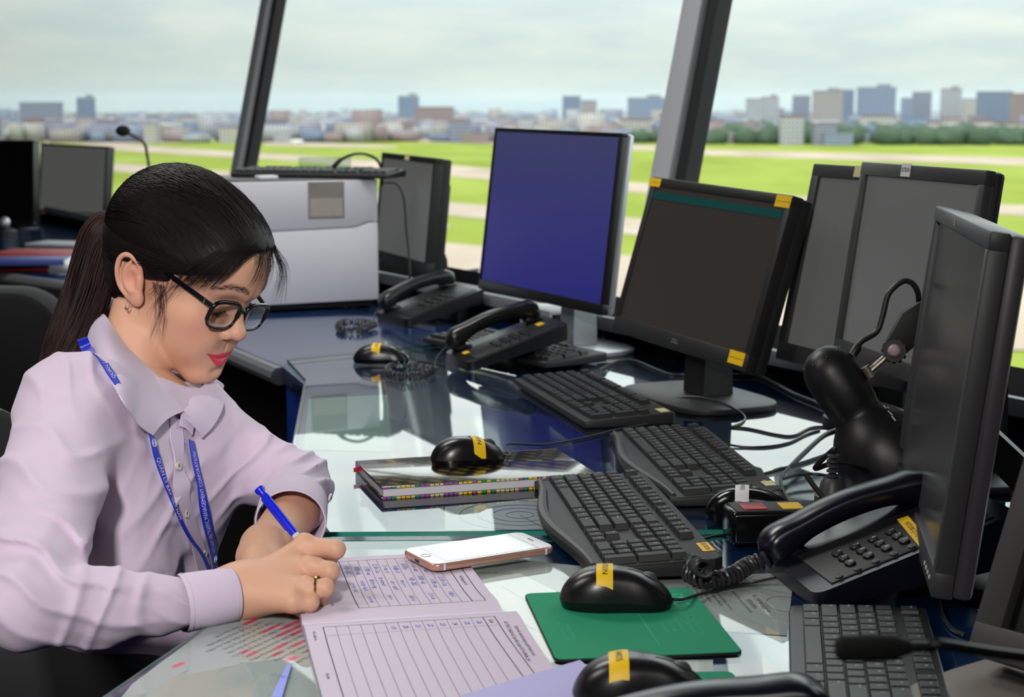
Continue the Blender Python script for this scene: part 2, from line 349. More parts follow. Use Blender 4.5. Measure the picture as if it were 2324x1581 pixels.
# sill shelf and wall below the panes
sl = MB(); sl.box(((S0+S3)/2, -.065, -.14), (S3-S0+1, .03, .36), MGREY, .004, X=WX); sl.build('trim_5', label='grey sill shelf under windows', kind='structure')
WALLM = mat('dark_wall_paint', '55575c', .8, var=.05)
vx = M((WA, V((0, 0, 1)), WN)).transposed().to_4x4(); vx.translation = V((P1.x, P1.y, 0))
MB().box(((S0+S3)/2, .39, .06), (S3-S0+1, .78, .08), WALLM, X=vx).build('wall_front', label='dark wall below tower windows', kind='structure')
top0 = WX @ V((0, HT, 0)); CEIL = top0.z+.06
MB().box((0, HT+.03, 0), (.1, .1, .1), WALLM, X=WX)
CEILM = mat('ceiling_tiles', '7e7e7c', .9); FLOORM = mat('dark_carpet', '2b2c30', .95, var=.3, vscale=200)
A0 = WX @ V((S0-.5, HT, 0)); A3 = WX @ V((S3+.5, HT, 0))
cpoly = [(A0.x, A0.y), (A3.x, A3.y), (A3.x, -3.5), (-7.5, -3.5), (-7.5, A0.y)]
MB().prism(cpoly, CEIL, CEIL+.08, CEILM).build('ceiling', label='pale ceiling of the tower cab', kind='structure')
MB().prism(cpoly, -.08, 0, FLOORM).build('floor', label='dark carpet floor', kind='structure')
WB = mat('back_wall_paint', '5c5c5b', .85)
MB().box(((A3.x-7.5)/2, -3.55, CEIL/2), (A3.x+7.5, .1, CEIL), WB).build('wall_back', label='grey wall behind the camera', kind='structure')
MB().box((-7.55, (A0.y-3.5)/2, CEIL/2), (.1, A0.y+3.5, CEIL), WB).build('wall_left', label='grey wall far left', kind='structure')
MB().box(((A0.x-7.5)/2, A0.y+.05, CEIL/2), (A0.x+7.5, .1, CEIL), WB).build('wall_far', label='grey wall at the far left corner', kind='structure')
MB().box((A3.x+.05, (A3.y-3.5)/2, CEIL/2), (.1, A3.y+3.5, CEIL), WB).build('wall_right', label='grey wall at the right', kind='structure')

# light: unseen ceiling lamps added as fill, and the photographer's flash
def area(name, loc, size, power, rot=(0, 0, 0), col=(1, 1, 1), sy=None):
    l = bpy.data.lights.new(name, 'AREA'); l.energy = power; l.size = size; l.color = col
    if sy: l.shape = 'RECTANGLE'; l.size_y = sy
    o = bpy.data.objects.new(name, l); COL.objects.link(o); o.location = loc; o.rotation_euler = rot; return o
area('ceiling_fill_light', (-1.8, 1.6, CEIL-.05), 1.2, 24, sy=.6, col=(1, .97, .92)); area('ceiling_fill_light', (-1.0, 3.7, CEIL-.05), 1.2, 34, sy=.6, col=(1, .98, .95)); area('ceiling_fill_light', (.2, -.8, CEIL-.05), 1.2, 12, sy=.6, col=(1, .97, .92))  # fill lamps out of view; the second brightens printer front and mullions
fl = area('camera_flash', (-.28, -.25, 1.80), .12, 4.1, col=(1, .97, .93)); fl.rotation_euler = (V((-.42, 2.0, .95))-V(fl.location)).to_track_quat('-Z', 'Y').to_euler()
fl.data.spread = math.radians(56)

# camera
cd = bpy.data.cameras.new('camera'); co = bpy.data.objects.new('camera', cd); COL.objects.link(co); SC.camera = co
co.location = CAM; co.rotation_euler = (math.pi/2-PITCH, 0, 0); cd.sensor_width = 36; cd.lens = 36*F_PX/2324; cd.clip_end = 40000; cd.clip_start = .05
cd.dof.use_dof = True; cd.dof.focus_distance = 1.95; cd.dof.aperture_fstop = 9
SC.view_settings.view_transform = 'Standard'; SC.view_settings.look = 'None'; SC.view_settings.exposure = 0; SC.view_settings.gamma = 1; SC.view_settings.use_curve_mapping = False
SC.cycles.use_denoising = True; SC.cycles.max_bounces = 8; SC.cycles.transparent_max_bounces = 24; SC.cycles.volume_bounces = 1; SC.cycles.sample_clamp_indirect = 6; SC.cycles.caustics_reflective = False; SC.cycles.caustics_refractive = False
# ================================================================ worktop, glass, papers
BLUE = mat('dark_blue_laminate', '0c2a54', .16, spec=.6, coat=.6, var=.06, vscale=6)
EDGE = mat('grey_rubber_edge', '85878c', .35, metal=.3)
CABB = mat('blue_cabinet_panel', '0a3a9a', .4)
VOID = mat('black_kneehole_panel', '0c0c0d', .8)
wt = [(-.306, 1.646), (-.40, 1.30), (-.42, .95), (1.35, .95), (1.35, 2.62)]
def on_wall(t, off=.03): p = V((P1.x, P1.y, 0))+WA*t-WN*off; return (p.x, p.y)
wt += [on_wall(2.35), on_wall(-6.0), (-3.2, 7.2), (-1.64, 5.35), (-1.30, 5.0), (-.463, 3.345), (-.397, 3.142), (-.338, 2.488)]
MB().prism(wt, DESK-.035, DESK, BLUE, .004).build('worktop', label='dark blue console worktop under the glass sheets and equipment', cat='worktop')
e_ = MB()
def poly_edge(pts, zc, r): e_.tube([(x, y, zc) for x, y in pts], r, EDGE, 10)
poly_edge([(-.47, 3.345), (-1.30, 4.985), (-1.64, 5.335), (-3.2, 7.18)], DESK-.019, .019)
e_.build('edge_trim', label='rounded grey edge strip along the far console front', cat='edge strip')
cab = MB()
cin = [(-.385, 3.16), (-.325, 2.49), (-.295, 1.66), (-.385, 1.31), (-.40, .97), (1.3, .97), (1.3, 2.6), (.4, 4.3)]
cab.prism([(-.455, 3.33)]+cin, 0.005, DESK-.036, CABB)
cab.build('console_cabinet', label='blue console cabinet body under the worktop', cat='cabinet')
MB().prism([(-.62, 3.95), (-.45, 3.62), (.1, 4.3), (-.4, 5.0), (-2.9, 7.2), (-3.1, 7.0), (-1.9, 5.75)], .005, DESK-.036, VOID).build('console_cabinet', label='black recessed console base behind the woman', cat='cabinet')
GTOP = glassmat('desk_glass_top', (.93, .975, .955), .09)
GEDGE = mat('green_glass_edge', '2f8a74', .12, spec=.7)
def glass(poly, z0, z1, label):
    mb = MB(); n = len(poly); vs = [(x, y, z0) for x, y in poly]+[(x, y, z1) for x, y in poly]
    mb.add(vs, [(i, (i+1) % n, n+(i+1) % n, n+i) for i in range(n)], GEDGE); mb.add([(x, y, z1) for x, y in poly], [tuple(range(n))], GTOP)
    return mb.build('glass_sheet', sharp=1, label=label, cat='glass sheet')
G1Z, G2Z = .008, .004
glass([(-.462, 3.40), (-.392, 3.142), (-.333, 2.488), (-.303, 1.985), (.30, 2.0), (.75, 2.03), (.75, 2.72), (.42, 3.55), (-.17, 3.62)], DESK+.002, DESK+G1Z, 'large glass sheet with green edge covering middle of the desk')
glass([(-.298, 1.955), (-.302, 1.646), (-.395, 1.30), (-.41, .97), (.85, .97), (.85, 1.99), (.3, 1.97)], DESK+.002, DESK+G2Z, 'glass sheet over the papers nearest the camera')
PAPER = mat('white_paper', 'e8e8e6', .8); PAPERG = mat('grey_aged_paper', 'b9bcbd', .8); LAV = mat('lavender_page', 'd3c6d8', .85); HL1 = mat('pink_highlighter', 'ff4f7d', .8); HL2 = mat('magenta_highlighter', 'd81b6a', .8)
TXT = mat('printed_grey_text', '55585c', .8); RULE = mat('black_printed_rule', '24242a', .8); BINK = mat('blue_ballpoint_ink', '4a4fc0', .7); YHL = mat('yellow_highlighter', 'e0c81e', .8); BTAPE = mat('blue_translucent_tape', '8b9af0', .4)
def flat(poly, z, m, mb, th=.0003): return mb.prism([(p.x, p.y) if hasattr(p, 'x') else p for p in poly], DESK+z, DESK+z+th, m)
def sheet(name, px, m, z, label, cat='paper'):
    mb = MB(); flat([gp(*p, z) for p in px], z, m, mb); return mb
def txt(mb, s, px, py, z, size, ang, m, sx=1., shear=0):
    p = gp(px, py, z); mb.text(s, size, m, TRS((p.x, p.y, DESK+z), rz=ang), sx, shear)
# highlighted instruction sheet under the near glass (text reads from the operator's side)
rs = MB(); c0 = [(560, 1388), (690, 1404), (760, 1581), (800, 1700), (180, 1700), (300, 1552), (480, 1418)]
flat([gp(*p, .0005) for p in c0], .0005, PAPERG, rs)
a_ = gp(330, 1560, .0005); b_ = gp(690, 1395, .0005); LD = math.atan2(b_.y-a_.y, b_.x-a_.x)
lines = ['* Cảnh báo VHF:', '- RVR: Có sử dụng khi tầm nhìn', '- VHF: Cài số trị khi tầm nhìn của điều', 'cánh toàn bộ và có xu hướng đóng', '* Cần trị điện tại số bảo thì dân trên', '+ Từ sổ thay thế trên đường CHC của', '* CLD: Giờ thế điện tại trên đường CHC', '+ Từ một máy sử dụng (tối thiểu hai MPa)', 'có tức thời qua dưới có ánh sáng', '* Của trên biển ghi nhận (tối ba MPa)', 'hiện tại bộ ba', '* VIS: trong 5 phút (trên hai MPa)']
dv = V((math.cos(LD), math.sin(LD), 0)); nv = V((dv.y, -dv.x, 0))
o_ = gp(560, 1400, .0012)
for i, t in enumerate(lines):
    p = o_+nv*(.012+.0105*i)-dv*(.045+.004*(i % 3))
    rs.text(t, .0068, TXT, TRS((p.x, p.y, DESK+.0011), rz=LD+math.pi), 1.0)
for i, (k, u, w, m) in enumerate(((0, .02, .02, HL2), (3, .01, .03, HL1), (4, .035, .04, HL1), (5, .02, .055, HL1), (5, -.06, .014, HL1), (6, .03, .05, HL1), (6, -.06, .014, HL1), (7, -.03, .022, HL1), (8, -.05, .016, HL2), (8, -.015, .02, HL1), (10, -.02, .022, HL2), (10, -.055, .018, HL1), (2, -.12, .016, HL1), (4, .06, .012, YHL))):
    p = o_+nv*(.012+.0105*k)+dv*(u-.03)
    rs.box((0, 0, 0), (w, .0055, .0001), m, X=TRS((p.x, p.y, DESK+.0009), rz=LD))
rs.build('paper_sheet', label='highlighted instruction sheet beside the forearm, pink marks, under near glass', cat='paper')
tb = MB(); tb.prism([gp(652, 1505, .0042).xy, gp(662, 1507, .0042).xy, gp(640, 1581, .0042).xy, gp(615, 1581, .0042).xy], DESK+G2Z, DESK+G2Z+.0003, BTAPE)
p = gp(643, 1535, .0046); tb.text('VỊ TRÍ SỐ 1', .006, BINK, TRS((p.x, p.y, DESK+G2Z+.0004), rz=LD-1.6)); tb.build('tape_strip', label='blue translucent tape strip on the glass left of the open notebook', cat='tape')
mb = sheet('', [(1090, 1316), (1178, 1300), (1262, 1342), (1300, 1420), (1380, 1560), (1250, 1560)], PAPER, .0007, '')  # outline follows the white window reflection on the glass
for i in range(3):
    p, q = gp(1140, 1330+i*60, .0011), gp(1255, 1400+i*50, .0011); mb.tube([V((p.x, p.y, DESK+.0011)), V((q.x, q.y, DESK+.0011))], .0002, TXT, 4)
mb.build('paper_sheet', label='white sheet drawn for the window reflection in the glass between the notebook and green mouse pad', cat='paper')
mb = sheet('', [(1068, 1290), (1195, 1272), (1400, 1292), (1560, 1315), (1590, 1340), (1262, 1342), (1178, 1300), (1090, 1318)], PAPERG, .0006, '')
txt(mb, '≈≈≈≈≈', 1125, 1300, .0011, .012, -.1, mat('olive_marker', '8f8a3a', .8)); txt(mb, '≈≈', 1290, 1312, .0011, .010, -.1, MATS['olive_marker'])
mb.build('paper_sheet', label='grey sheet with olive scribbles between smartphone and curved keyboard', cat='paper')
# titled sheet to the right of the mouse pad
mb = sheet('', [(1500, 1312), (1770, 1300), (1800, 1318), (1786, 1442), (1645, 1432), (1560, 1350)], PAPERG, .0005, '')
A9 = -math.pi/2+.12
for i, (t, px, py, s) in enumerate((('TIÊU CHUẨN THIẾT LẬP BẢN TIN', 1727, 1368, .0068), ('SPECI VÀ SPECIAL', 1706, 1370, .0068), ('Khi có bản tin SPECI hoặc tương ứng với các điều kiện dưới đây:', 1684, 1365, .0048), ('gió mặt đất trung bình thay đổi từ 60° trở lên so với bản tin gần nhất', 1640, 1358, .0045), ('tầm nhìn thay đổi và đạt hoặc vượt qua một trong các giá trị', 1622, 1354, .0045), ('tốc độ gió tăng hơn so với bản tin trước đó', 1602, 1350, .0045), ('thời tiết hiện tại bắt đầu hoặc kết thúc', 1584, 1345, .0045), ('mây thấp hơn độ cao chuẩn', 1566, 1338, .0045))): txt(mb, t, px, py, .001, s, A9, RULE if i < 2 else TXT, .62)
c_ = gp(1782, 1370, .001); mb.tube([(c_.x+.02*math.cos(a*.3), c_.y+.028*math.sin(a*.3), DESK+.001) for a in range(22)], .0002, TXT, 4)
mb.build('paper_sheet', label='printed grey sheet with a title, under glass beside hotline telephone', cat='paper')
mb = sheet('', [(1250, 1502), (1618, 1497), (1622, 1600), (1250, 1600)], PAPER, .0007, ''); mb.build('paper_sheet', label='white paper strip between the two green mouse pads', cat='paper')
mb = sheet('', [(1728, 1484), (1780, 1525), (1780, 1560), (1735, 1560)], PAPER, .0006, ''); mb.build('paper_sheet', label='small white paper corner left of the thin keyboard', cat='paper')
mb = sheet('', [(2104, 1520), (2140, 1522), (2200, 1600), (2100, 1600)], PAPER, .0006, ''); mb.build('paper_sheet', label='white paper corner right of the thin keyboard under grey monitor foot', cat='paper')
# airspace map under the middle glass
mp_ = MB(); pm = [gp(1010, 1150, .0005), gp(1330, 1120, .0005), gp(1400, 1200, .0005), gp(1010, 1204, .0005)]; flat(pm, .0005, mat('pale_map_paper', 'aeb5b4', .8), mp_)
c_ = gp(1180, 1168, .001)
for r in (.018, .036, .054, .078): mp_.tube([(c_.x+r*math.cos(a*.15), c_.y+r*math.sin(a*.15), DESK+.0011) for a in range(43)], .0003, RULE, 4)
q = gp(1230, 1196, .001); mp_.tube([(c_.x, c_.y, DESK+.0011), (q.x, q.y, DESK+.0011)], .0003, RULE, 4)
mp_.build('paper_map', label='radar chart with rings under the middle glass in front of planner', cat='map')
mb = sheet('', [(700, 905), (880, 895), (890, 1025), (690, 1020)], mat('green_grey_reflection', '7f9a97', .8), .0005, ''); mb.build('paper_map', label='greenish sheet toned as reflections in the middle glass left of the telephones', cat='map')  # its green grey tone stands for dark reflections in the glass
mb = sheet('', [(660, 1190), (735, 1180), (752, 1215), (670, 1217)], PAPERG, .0006, '')
for i in range(4): txt(mb, 'đài khí tượng 118,7', 712, 1188+7*i, .001, .006, 1.2, TXT)
mb.build('paper_sheet', label='small grey printed slip under glass by her left cuff', cat='paper')

# ================================================================ keyboards
U = .01905
def rowdef():
    R = []
    R.append((5.4, [(0, 1, 'Esc')]+[(2+i+.5*(i//4), 1, 'F%d' % (i+1)) for i in range(12)]+[(15.25+i, 1, s) for i, s in enumerate(('Prt', 'Scr', 'Pau'))]))
    R.append((4., [(i, 1, s) for i, s in enumerate('`1234567890-=')]+[(13, 2, '←')]+[(15.25+i, 1, s) for i, s in enumerate(('Ins', 'Hm', 'PU'))]+[(18.5+i, 1, s) for i, s in enumerate(('Num', '/', '*', '-'))]))
    R.append((3., [(0, 1.5, 'Tab')]+[(1.5+i, 1, s) for i, s in enumerate('QWERTYUIOP[]')]+[(13.5, 1.5, '\\')]+[(15.25+i, 1, s) for i, s in enumerate(('Del', 'End', 'PD'))]+[(18.5+i, 1, s) for i, s in enumerate('789')]))
    R.append((2., [(0, 1.75, 'Caps')]+[(1.75+i, 1, s) for i, s in enumerate("ASDFGHJKL;'")]+[(12.75, 2.25, 'Enter')]+[(18.5+i, 1, s) for i, s in enumerate('456')]))
    R.append((1., [(0, 2.25, 'Shift')]+[(2.25+i, 1, s) for i, s in enumerate('ZXCVBNM,./')]+[(12.25, 2.75, 'Shift'), (16.25, 1, '↑')]+[(18.5+i, 1, s) for i, s in enumerate('123')]))
    R.append((0., [(0, 1.5, 'Ctrl'), (1.5, 1.25, '⊞'), (2.75, 1.25, 'Alt'), (4, 6, ''), (10, 1.25, 'Alt'), (11.25, 1.25, '≡'), (12.5, 2.5, 'Ctrl'), (15.25, 1, '←'), (16.25, 1, '↓'), (17.25, 1, '→'), (18.5, 2, '0'), (20.5, 1, '.')]))
    return R
KEYM = {}
def keymesh(w, h, s, style):
    k = (w, h, s, style)
    if k in KEYM: return KEYM[k]
    mb = MB(); W_, H_ = w*U-.0012, h*U-.0012; t = .0026 if style == 'tall' else .0018; z = .0075 if style == 'tall' else .0045
    m = BLKM if style == 'tall' else BLK
    lo = [(-W_/2, -H_/2, 0), (W_/2, -H_/2, 0), (W_/2, H_/2, 0), (-W_/2, H_/2, 0)]
    b = .0007
    mid = [(x-math.copysign(t, x)+math.copysign(b, x)*.6, y-math.copysign(t*.75, y)+math.copysign(b, y)*.6, z-b) for x, y, _ in lo]
    hi = [(x-math.copysign(t+b*.6, x), y-math.copysign(t*.75+b*.6, y), z) for x, y, _ in lo]
    mb.add(lo+mid+hi, [(i, (i+1) % 4, 4+(i+1) % 4, 4+i) for i in range(4)]+[(4+i, 4+(i+1) % 4, 8+(i+1) % 4, 8+i) for i in range(4)]+[(8, 9, 10, 11)], m)
    if s: mb.text(s, .0058 if len(s) == 1 else .0036, LEG, TRS((-W_*.5+t+.0035 if w > 1.2 else -.0022, .0018, z+.00012)))
    KEYM[k] = mb.mesh('key', 30); return KEYM[k]
def keyboard(label, cen, rz, style='tall', curved=False, stickers=(), Lk=.450, Wk=.155, logo=None, group=None, tilt=.05, z=G1Z):
    r = thing('keyboard', label, 'keyboard', (cen[0], cen[1], DESK+z), rz, group)
    h0 = .0075 if style == 'thin' else .012
    L2, W2 = Lk/2, Wk/2
    out = []
    N = 22
    for i in range(N+1):                       # front edge (towards the operator)
        x = -L2+Lk*i/N; u = i/N; dip = (-.010*math.sin(math.pi*u)**2 + .006*math.cos(2*math.pi*u) if curved else 0)
        out.append((x, -W2+dip))
    cr = .018 if curved else .007
    out = [(-L2+cr*.3, -W2+cr*.2)]+out[1:-1]+[(L2-cr*.3, -W2+cr*.2)]
    out += [(L2, -W2+cr), (L2, W2-cr*.6), (L2-cr*.6, W2)] + [(-L2+cr*.6, W2), (-L2, W2-cr*.6), (-L2, -W2+cr)]
    body = MB(); body.prism(out, 0, h0, BLK if style == 'thin' else BLKM, .003, seg=3)
    body.v = [(x, y, zz+(y+W2)*tilt*(1 if zz > h0*.4 else .02)) for x, y, zz in body.v]
    if curved:                                  # raised lighter palm lip
        lip = [(-L2+.012+(Lk-.024)*i/24, -W2+.004-.010*math.sin(math.pi*i/24)**2+.006*math.cos(2*math.pi*i/24), h0+.0008) for i in range(25)]
        body.tube(lip, [.0035+.004*math.sin(math.pi*i/24) for i in range(25)], DGREY, 8)
    kbd = body.build('body', r, world=False)
    ox = -11.25*U; oy = -W2+(.022 if curved else .013)+U*.5; sc = (Wk-.022-(.012 if curved else .0))/(6.4*U)
    cnt = 0; extra = MB()
    allk = [(x+.5*w, y, w, 1, s) for y, row in rowdef() for x, w, s in row]+[(22., 2.5, 1, 2, '+'), (22., .5, 1, 2, '↵')]
    for (kx, ky, w, h, s) in allk:
        px, py = ox+kx*U, oy+ky*U*sc; zz = h0+(py+W2)*tilt-.0005
        me = keymesh(w, h, s, style); cnt += 1
        if cnt > 99 :
            extra.add([v.co for v in me.vertices], [tuple(p.vertices) for p in me.polygons], BLKM, TRS((px, py, zz), rx=tilt)); continue
        k = child('key', me, r, (px, py, zz)); k.rotation_euler = (math.atan(tilt), 0, 0)
    if extra.v: extra.build('key', r, world=False, kind='stuff')
    for j, (sx, sy, sw, sh, m, t) in enumerate(stickers):
        st = MB(); zz = h0+(sy+W2)*tilt+.0006; X = TRS((sx, sy, zz), rx=math.atan(tilt)); st.box((0, 0, 0), (sw, sh, .0006), m, X=X)
        if t: st.text(t, sh*.62, INK, X @ TRS((0, 0, .0005)), .8)
        st.build('label_sticker', kbd, world=False)
    if logo:
        lg = MB(); lx, ly = L2-.045, W2-.012
        lg.text(logo, .009, LEG, TRS((lx, ly, h0+(ly+W2)*tilt+.0004), rx=math.atan(tilt))); lg.build('logo', kbd, world=False)
    return r
def kb_place(cs, z=.018):
    """centre and heading from the four corners: wrist far, wrist near, back near, back far"""
    g = [gp(*c, z+.0) for c in cs]; c = (g[0]+g[1]+g[2]+g[3])/4; d = ((g[1]-g[0])+(g[2]-g[3])).normalized()
    return (c.x, c.y), math.atan2(d.y, d.x)
c, a = kb_place([(1232, 1105), (1335, 1300), (1630, 1272), (1437, 1078)])
keyboard('black keyboard with bowed palm edge and yellow sticker, nearest the smartphone', c, a, 'tall', True, [(.175, .0675, .035, .014, YEL, 'BUTRON')], logo='logitech')
c, a = kb_place([(1380, 985), (1532, 1150), (1770, 1118), (1588, 972)])
keyboard('black keyboard with bowed palm edge and cream sticker, behind the yellow stickered one', c, a, 'tall', True, [(.187, .066, .026, .015, CREAM, '')], logo='logitech')
c, a = kb_place([(1170, 862), (1352, 972), (1517, 942), (1332, 848)])
keyboard('black straight edged keyboard in front of the dark screen foot', c, a, 'tall', False, [(.197, .064, .030, .016, CREAM, '')])
c, a = kb_place([(1790, 1368), (1745, 1700), (2135, 1680), (2062, 1358)], .012)
c5 = gp(1790, 1366, .014); c5b = gp(2064, 1358, .014); dd = V((c5b.x-c5.x, c5b.y-c5.y, 0)).normalized(); dl = V((dd.y, -dd.x, 0)); cc = c5+dd*.069+dl*.222
dl = V((math.cos(math.radians(-99)), math.sin(math.radians(-99)), 0)); dd = V((-dl.y, dl.x, 0)); cc = c5+dd*.069+dl*.222
keyboard('thin black keyboard at the bottom right under the foreground microphone', (cc.x, cc.y), math.atan2(dl.y, dl.x), 'thin', False, Lk=.444, Wk=.138, tilt=.03, z=G2Z)
# ================================================================ mice
def mouse(label, px, rz, z, sticker=None, L=.114, Wd=.062, Hh=.038, cable=None, gloss=False, depth_pt=None):
    p = gp(px[0], px[1], z) if depth_pt is None else depth_pt
    r = thing('computer_mouse', label, 'computer mouse', (p.x, p.y, DESK+z), rz)
    m = BLKG if gloss else mat('black_soft_plastic', '141416', .3)
    def surf(u, v):
        a = 2*math.pi*u; q = v
        ca, sa = math.cos(a), math.sin(a)
        e = .78; x = math.copysign(abs(ca)**e, ca)*L/2; y = math.copysign(abs(sa)**e, sa)*Wd/2
        waist = 1-.12*math.exp(-((x-.012)/.022)**2); y *= waist*(1-.10*(x/L+.5))
        k = math.cos(q*math.pi/2)**.55 if q < 1 else 0
        hx = Hh*(.62+.38*math.cos((x*k+.012)/L*2.6)) if True else Hh
        return V((x*k, y*k, hx*math.sin(q*math.pi/2)**.9 if q > 0 else 0))
    mb = MB(); mb.grid(lambda u, v: surf(u, .14+.86*v), 48, 18, m, closeu=True)
    mb0, mf0 = list(mb.v), list(mb.f); shl = mb.build('top_shell', r, world=False, sharp=0)
    bs = MB(); bs.grid(lambda u, v: V((surf(u, .14).x*(.955+.045*v), surf(u, .14).y*(.95+.05*v), surf(u, .14).z*v)), 48, 3, BLKG, closeu=True); bs.add([(surf(i/48, .14).x*.955, surf(i/48, .14).y*.95, 0) for i in range(48)], [tuple(range(48))[::-1]], BLK); bs.build('base', r, world=False)
    from mathutils.bvhtree import BVHTree
    bv = BVHTree.FromPolygons([V(p) for p in mb0], mf0)
    def top(x, y=0):
        h = bv.ray_cast(V((x, y, 1)), V((0, 0, -1)))[0]
        return h.z if h else .01
    wh = MB(); wh.lathe([(.0085, -.0035), (.011, -.002), (.011, .002), (.0085, .0035)], DGREY, 20, TRS((L*.27, 0, top(L*.27)-.0075), rx=math.pi/2)); wh.build('scroll_wheel', shl, world=False)
    gr = MB(); gr.tube([(L*.10+L*.34*i/8, 0, top(L*.10+L*.34*i/8)+.0001) for i in range(9)], .0006, BLK, 5); gr.build('button_groove', shl, world=False)
    if sticker:
        t, mm, sx = sticker; st = MB(); n = 13
        hw = .0085; NS, NT = 26, 6
        def topn(x, y, off):
            h = bv.ray_cast(V((x, y, 1)), V((0, 0, -1)))
            return h[0]+(h[1] if h[1].z > 0 else -h[1])*off if h[0] else V((x, y, .01))
        st.add([topn(sx-hw+2*hw*k/NT, -Wd*.40+Wd*.76*i/NS, .0009) for i in range(NS+1) for k in range(NT+1)], [(i*(NT+1)+k, i*(NT+1)+k+1, (i+1)*(NT+1)+k+1, (i+1)*(NT+1)+k) for i in range(NS) for k in range(NT)], mm)
        tv, tf = text_geo(t)
        sc_ = .0082; st.add([topn(sx+y*sc_, -x*sc_*.9-.004, .0014) for x, y, _ in tv], tf, INK)
        st.build('label_sticker', shl, world=False, sharp=0)
    if cable:
        X = wmat(r).inverted(); pts = [V((L/2-.004, 0, .009)), V((L/2+.008, 0, .008))]+[X @ V(gp(*q[:2], q[2] if len(q) > 2 else .010)) for q in cable]
        cb = MB(); cb.tube(smooth_path(pts, 6), .0017, CABLE, 8); cb.build('cable', r, world=False)
    return r
PADT = .003
mouse('black mouse with yellow sticker on the upper green mouse pad', (1398, 1374), -.06, G2Z+PADT, ('BUTRON', YEL, -.012), L=.120, Wd=.064, Hh=.042, cable=[(1600, 1345, .006), (1690, 1325, .006), (1760, 1310, .02)])
mouse('black mouse with yellow sticker on the lower green pad at the bottom edge', (1455, 1592), -.03, G2Z+PADT, ('AWOS', YEL, -.020), L=.122, Wd=.066, Hh=.043, cable=[(1620, 1600, .006), (1700, 1640, .006)])
mouse('black glossy mouse with white sticker beside the power strip', (1705, 1175), -.15, G1Z, ('AWOS', WLAB, -.012), gloss=True, L=.118, Hh=.040, cable=[(1830, 1170, .010), (1880, 1150, .012), (1960, 1140, .012)])
PLT = .017
mouse('black mouse with yellow sticker sitting on the planner', (1062, 1050), .25, G1Z+PLT, ('BUTRON', YEL, .012), L=.108, Wd=.060, Hh=.038, cable=[(1150, 1008, .02), (1240, 1008, .011), (1330, 992, .011), (1400, 975, .012), (1470, 962, .02)])
mouse('black mouse with yellow sticker on far left corner of the glass', (866, 822), -.10, G1Z, ('BUTRON', YEL, -.008), L=.118, cable=[(945, 818, .010), (985, 825, .010), (1010, 830, .010)])
# ================================================================ mouse pads, planner, phone, notebook
GREEN = mat('green_pad_fabric', '0b8f66', .85, var=.05, vscale=600, bump=.1, bscale=3000); PADB = mat('black_pad_rubber', '121212', .8); GLT = mat('faded_pad_print', '3cc09a', .85)
def pad(label, cs, words, big):
    g = [gp(*c, G2Z+PADT) for c in cs]; c = (g[0]+g[1]+g[2]+g[3])/4; d = ((g[2]-g[1])+(g[3]-g[0])).normalized(); an = math.atan2(d.y, d.x); w = ((g[2]-g[1]).length+(g[3]-g[0]).length)/2; h = ((g[1]-g[0]).length+(g[2]-g[3]).length)/2
    r = thing('mouse_pad', label, 'mouse pad', (c.x, c.y, DESK+G2Z), an)
    def rr(w, h, q=.008): return [(sx*(w/2-q)+q*math.cos(a), sy*(h/2-q)+q*math.sin(a)) for sx, sy, a0 in ((1, 1, 0), (-1, 1, 1), (-1, -1, 2), (1, -1, 3)) for a in [a0*math.pi/2+k*math.pi/8 for k in range(5)]]
    MB().prism(rr(w, h), .0001, PADT-.0006, PADB).build('rubber_base', r, world=False)
    t = MB(); t.prism(rr(w-.001, h-.001), PADT-.0006, PADT, GREEN)
    for i, s in enumerate(words): t.text(s, .0048, GLT, TRS((-w/2+.020+.008*i if i < 2 else w/2-.024-.0085*(i-2), -.025, PADT+.0003), rz=-math.pi/2))
    t.text(big, .024, GLT, TRS((w/2-.024, h/2-.042, PADT+.0003), rz=-math.pi/2), 1, .2); t.box((w/2-.075, -.02, PADT), (.0006, h*.55, .0002), GLT)
    t.build('fabric_top', r, world=False); return r
pad('upper green fabric mouse pad with faded print under yellow stickered mouse', [(1192, 1345), (1258, 1497), (1672, 1478), (1580, 1332)], ['CÔNG TY CỔ PHẦN TIN HỌC', 'THIẾT BỊ VĂN PHÒNG', 'Địa chỉ: đường số 5 phường 2', 'Điện thoại (08) 38 485', 'Bảo hành máy vi tính', 'Thiết kế mạng', 'Sửa chữa tận nơi'], 'SMC')
pad('lower green mouse pad cut off by the bottom edge', [(1262, 1530), (1330, 1690), (1760, 1680), (1655, 1522)], ['CÔNG TY CỔ PHẦN TIN HỌC', 'THIẾT BỊ VĂN PHÒNG', 'Địa chỉ: đường số 5', 'Điện thoại'], 'SMC')
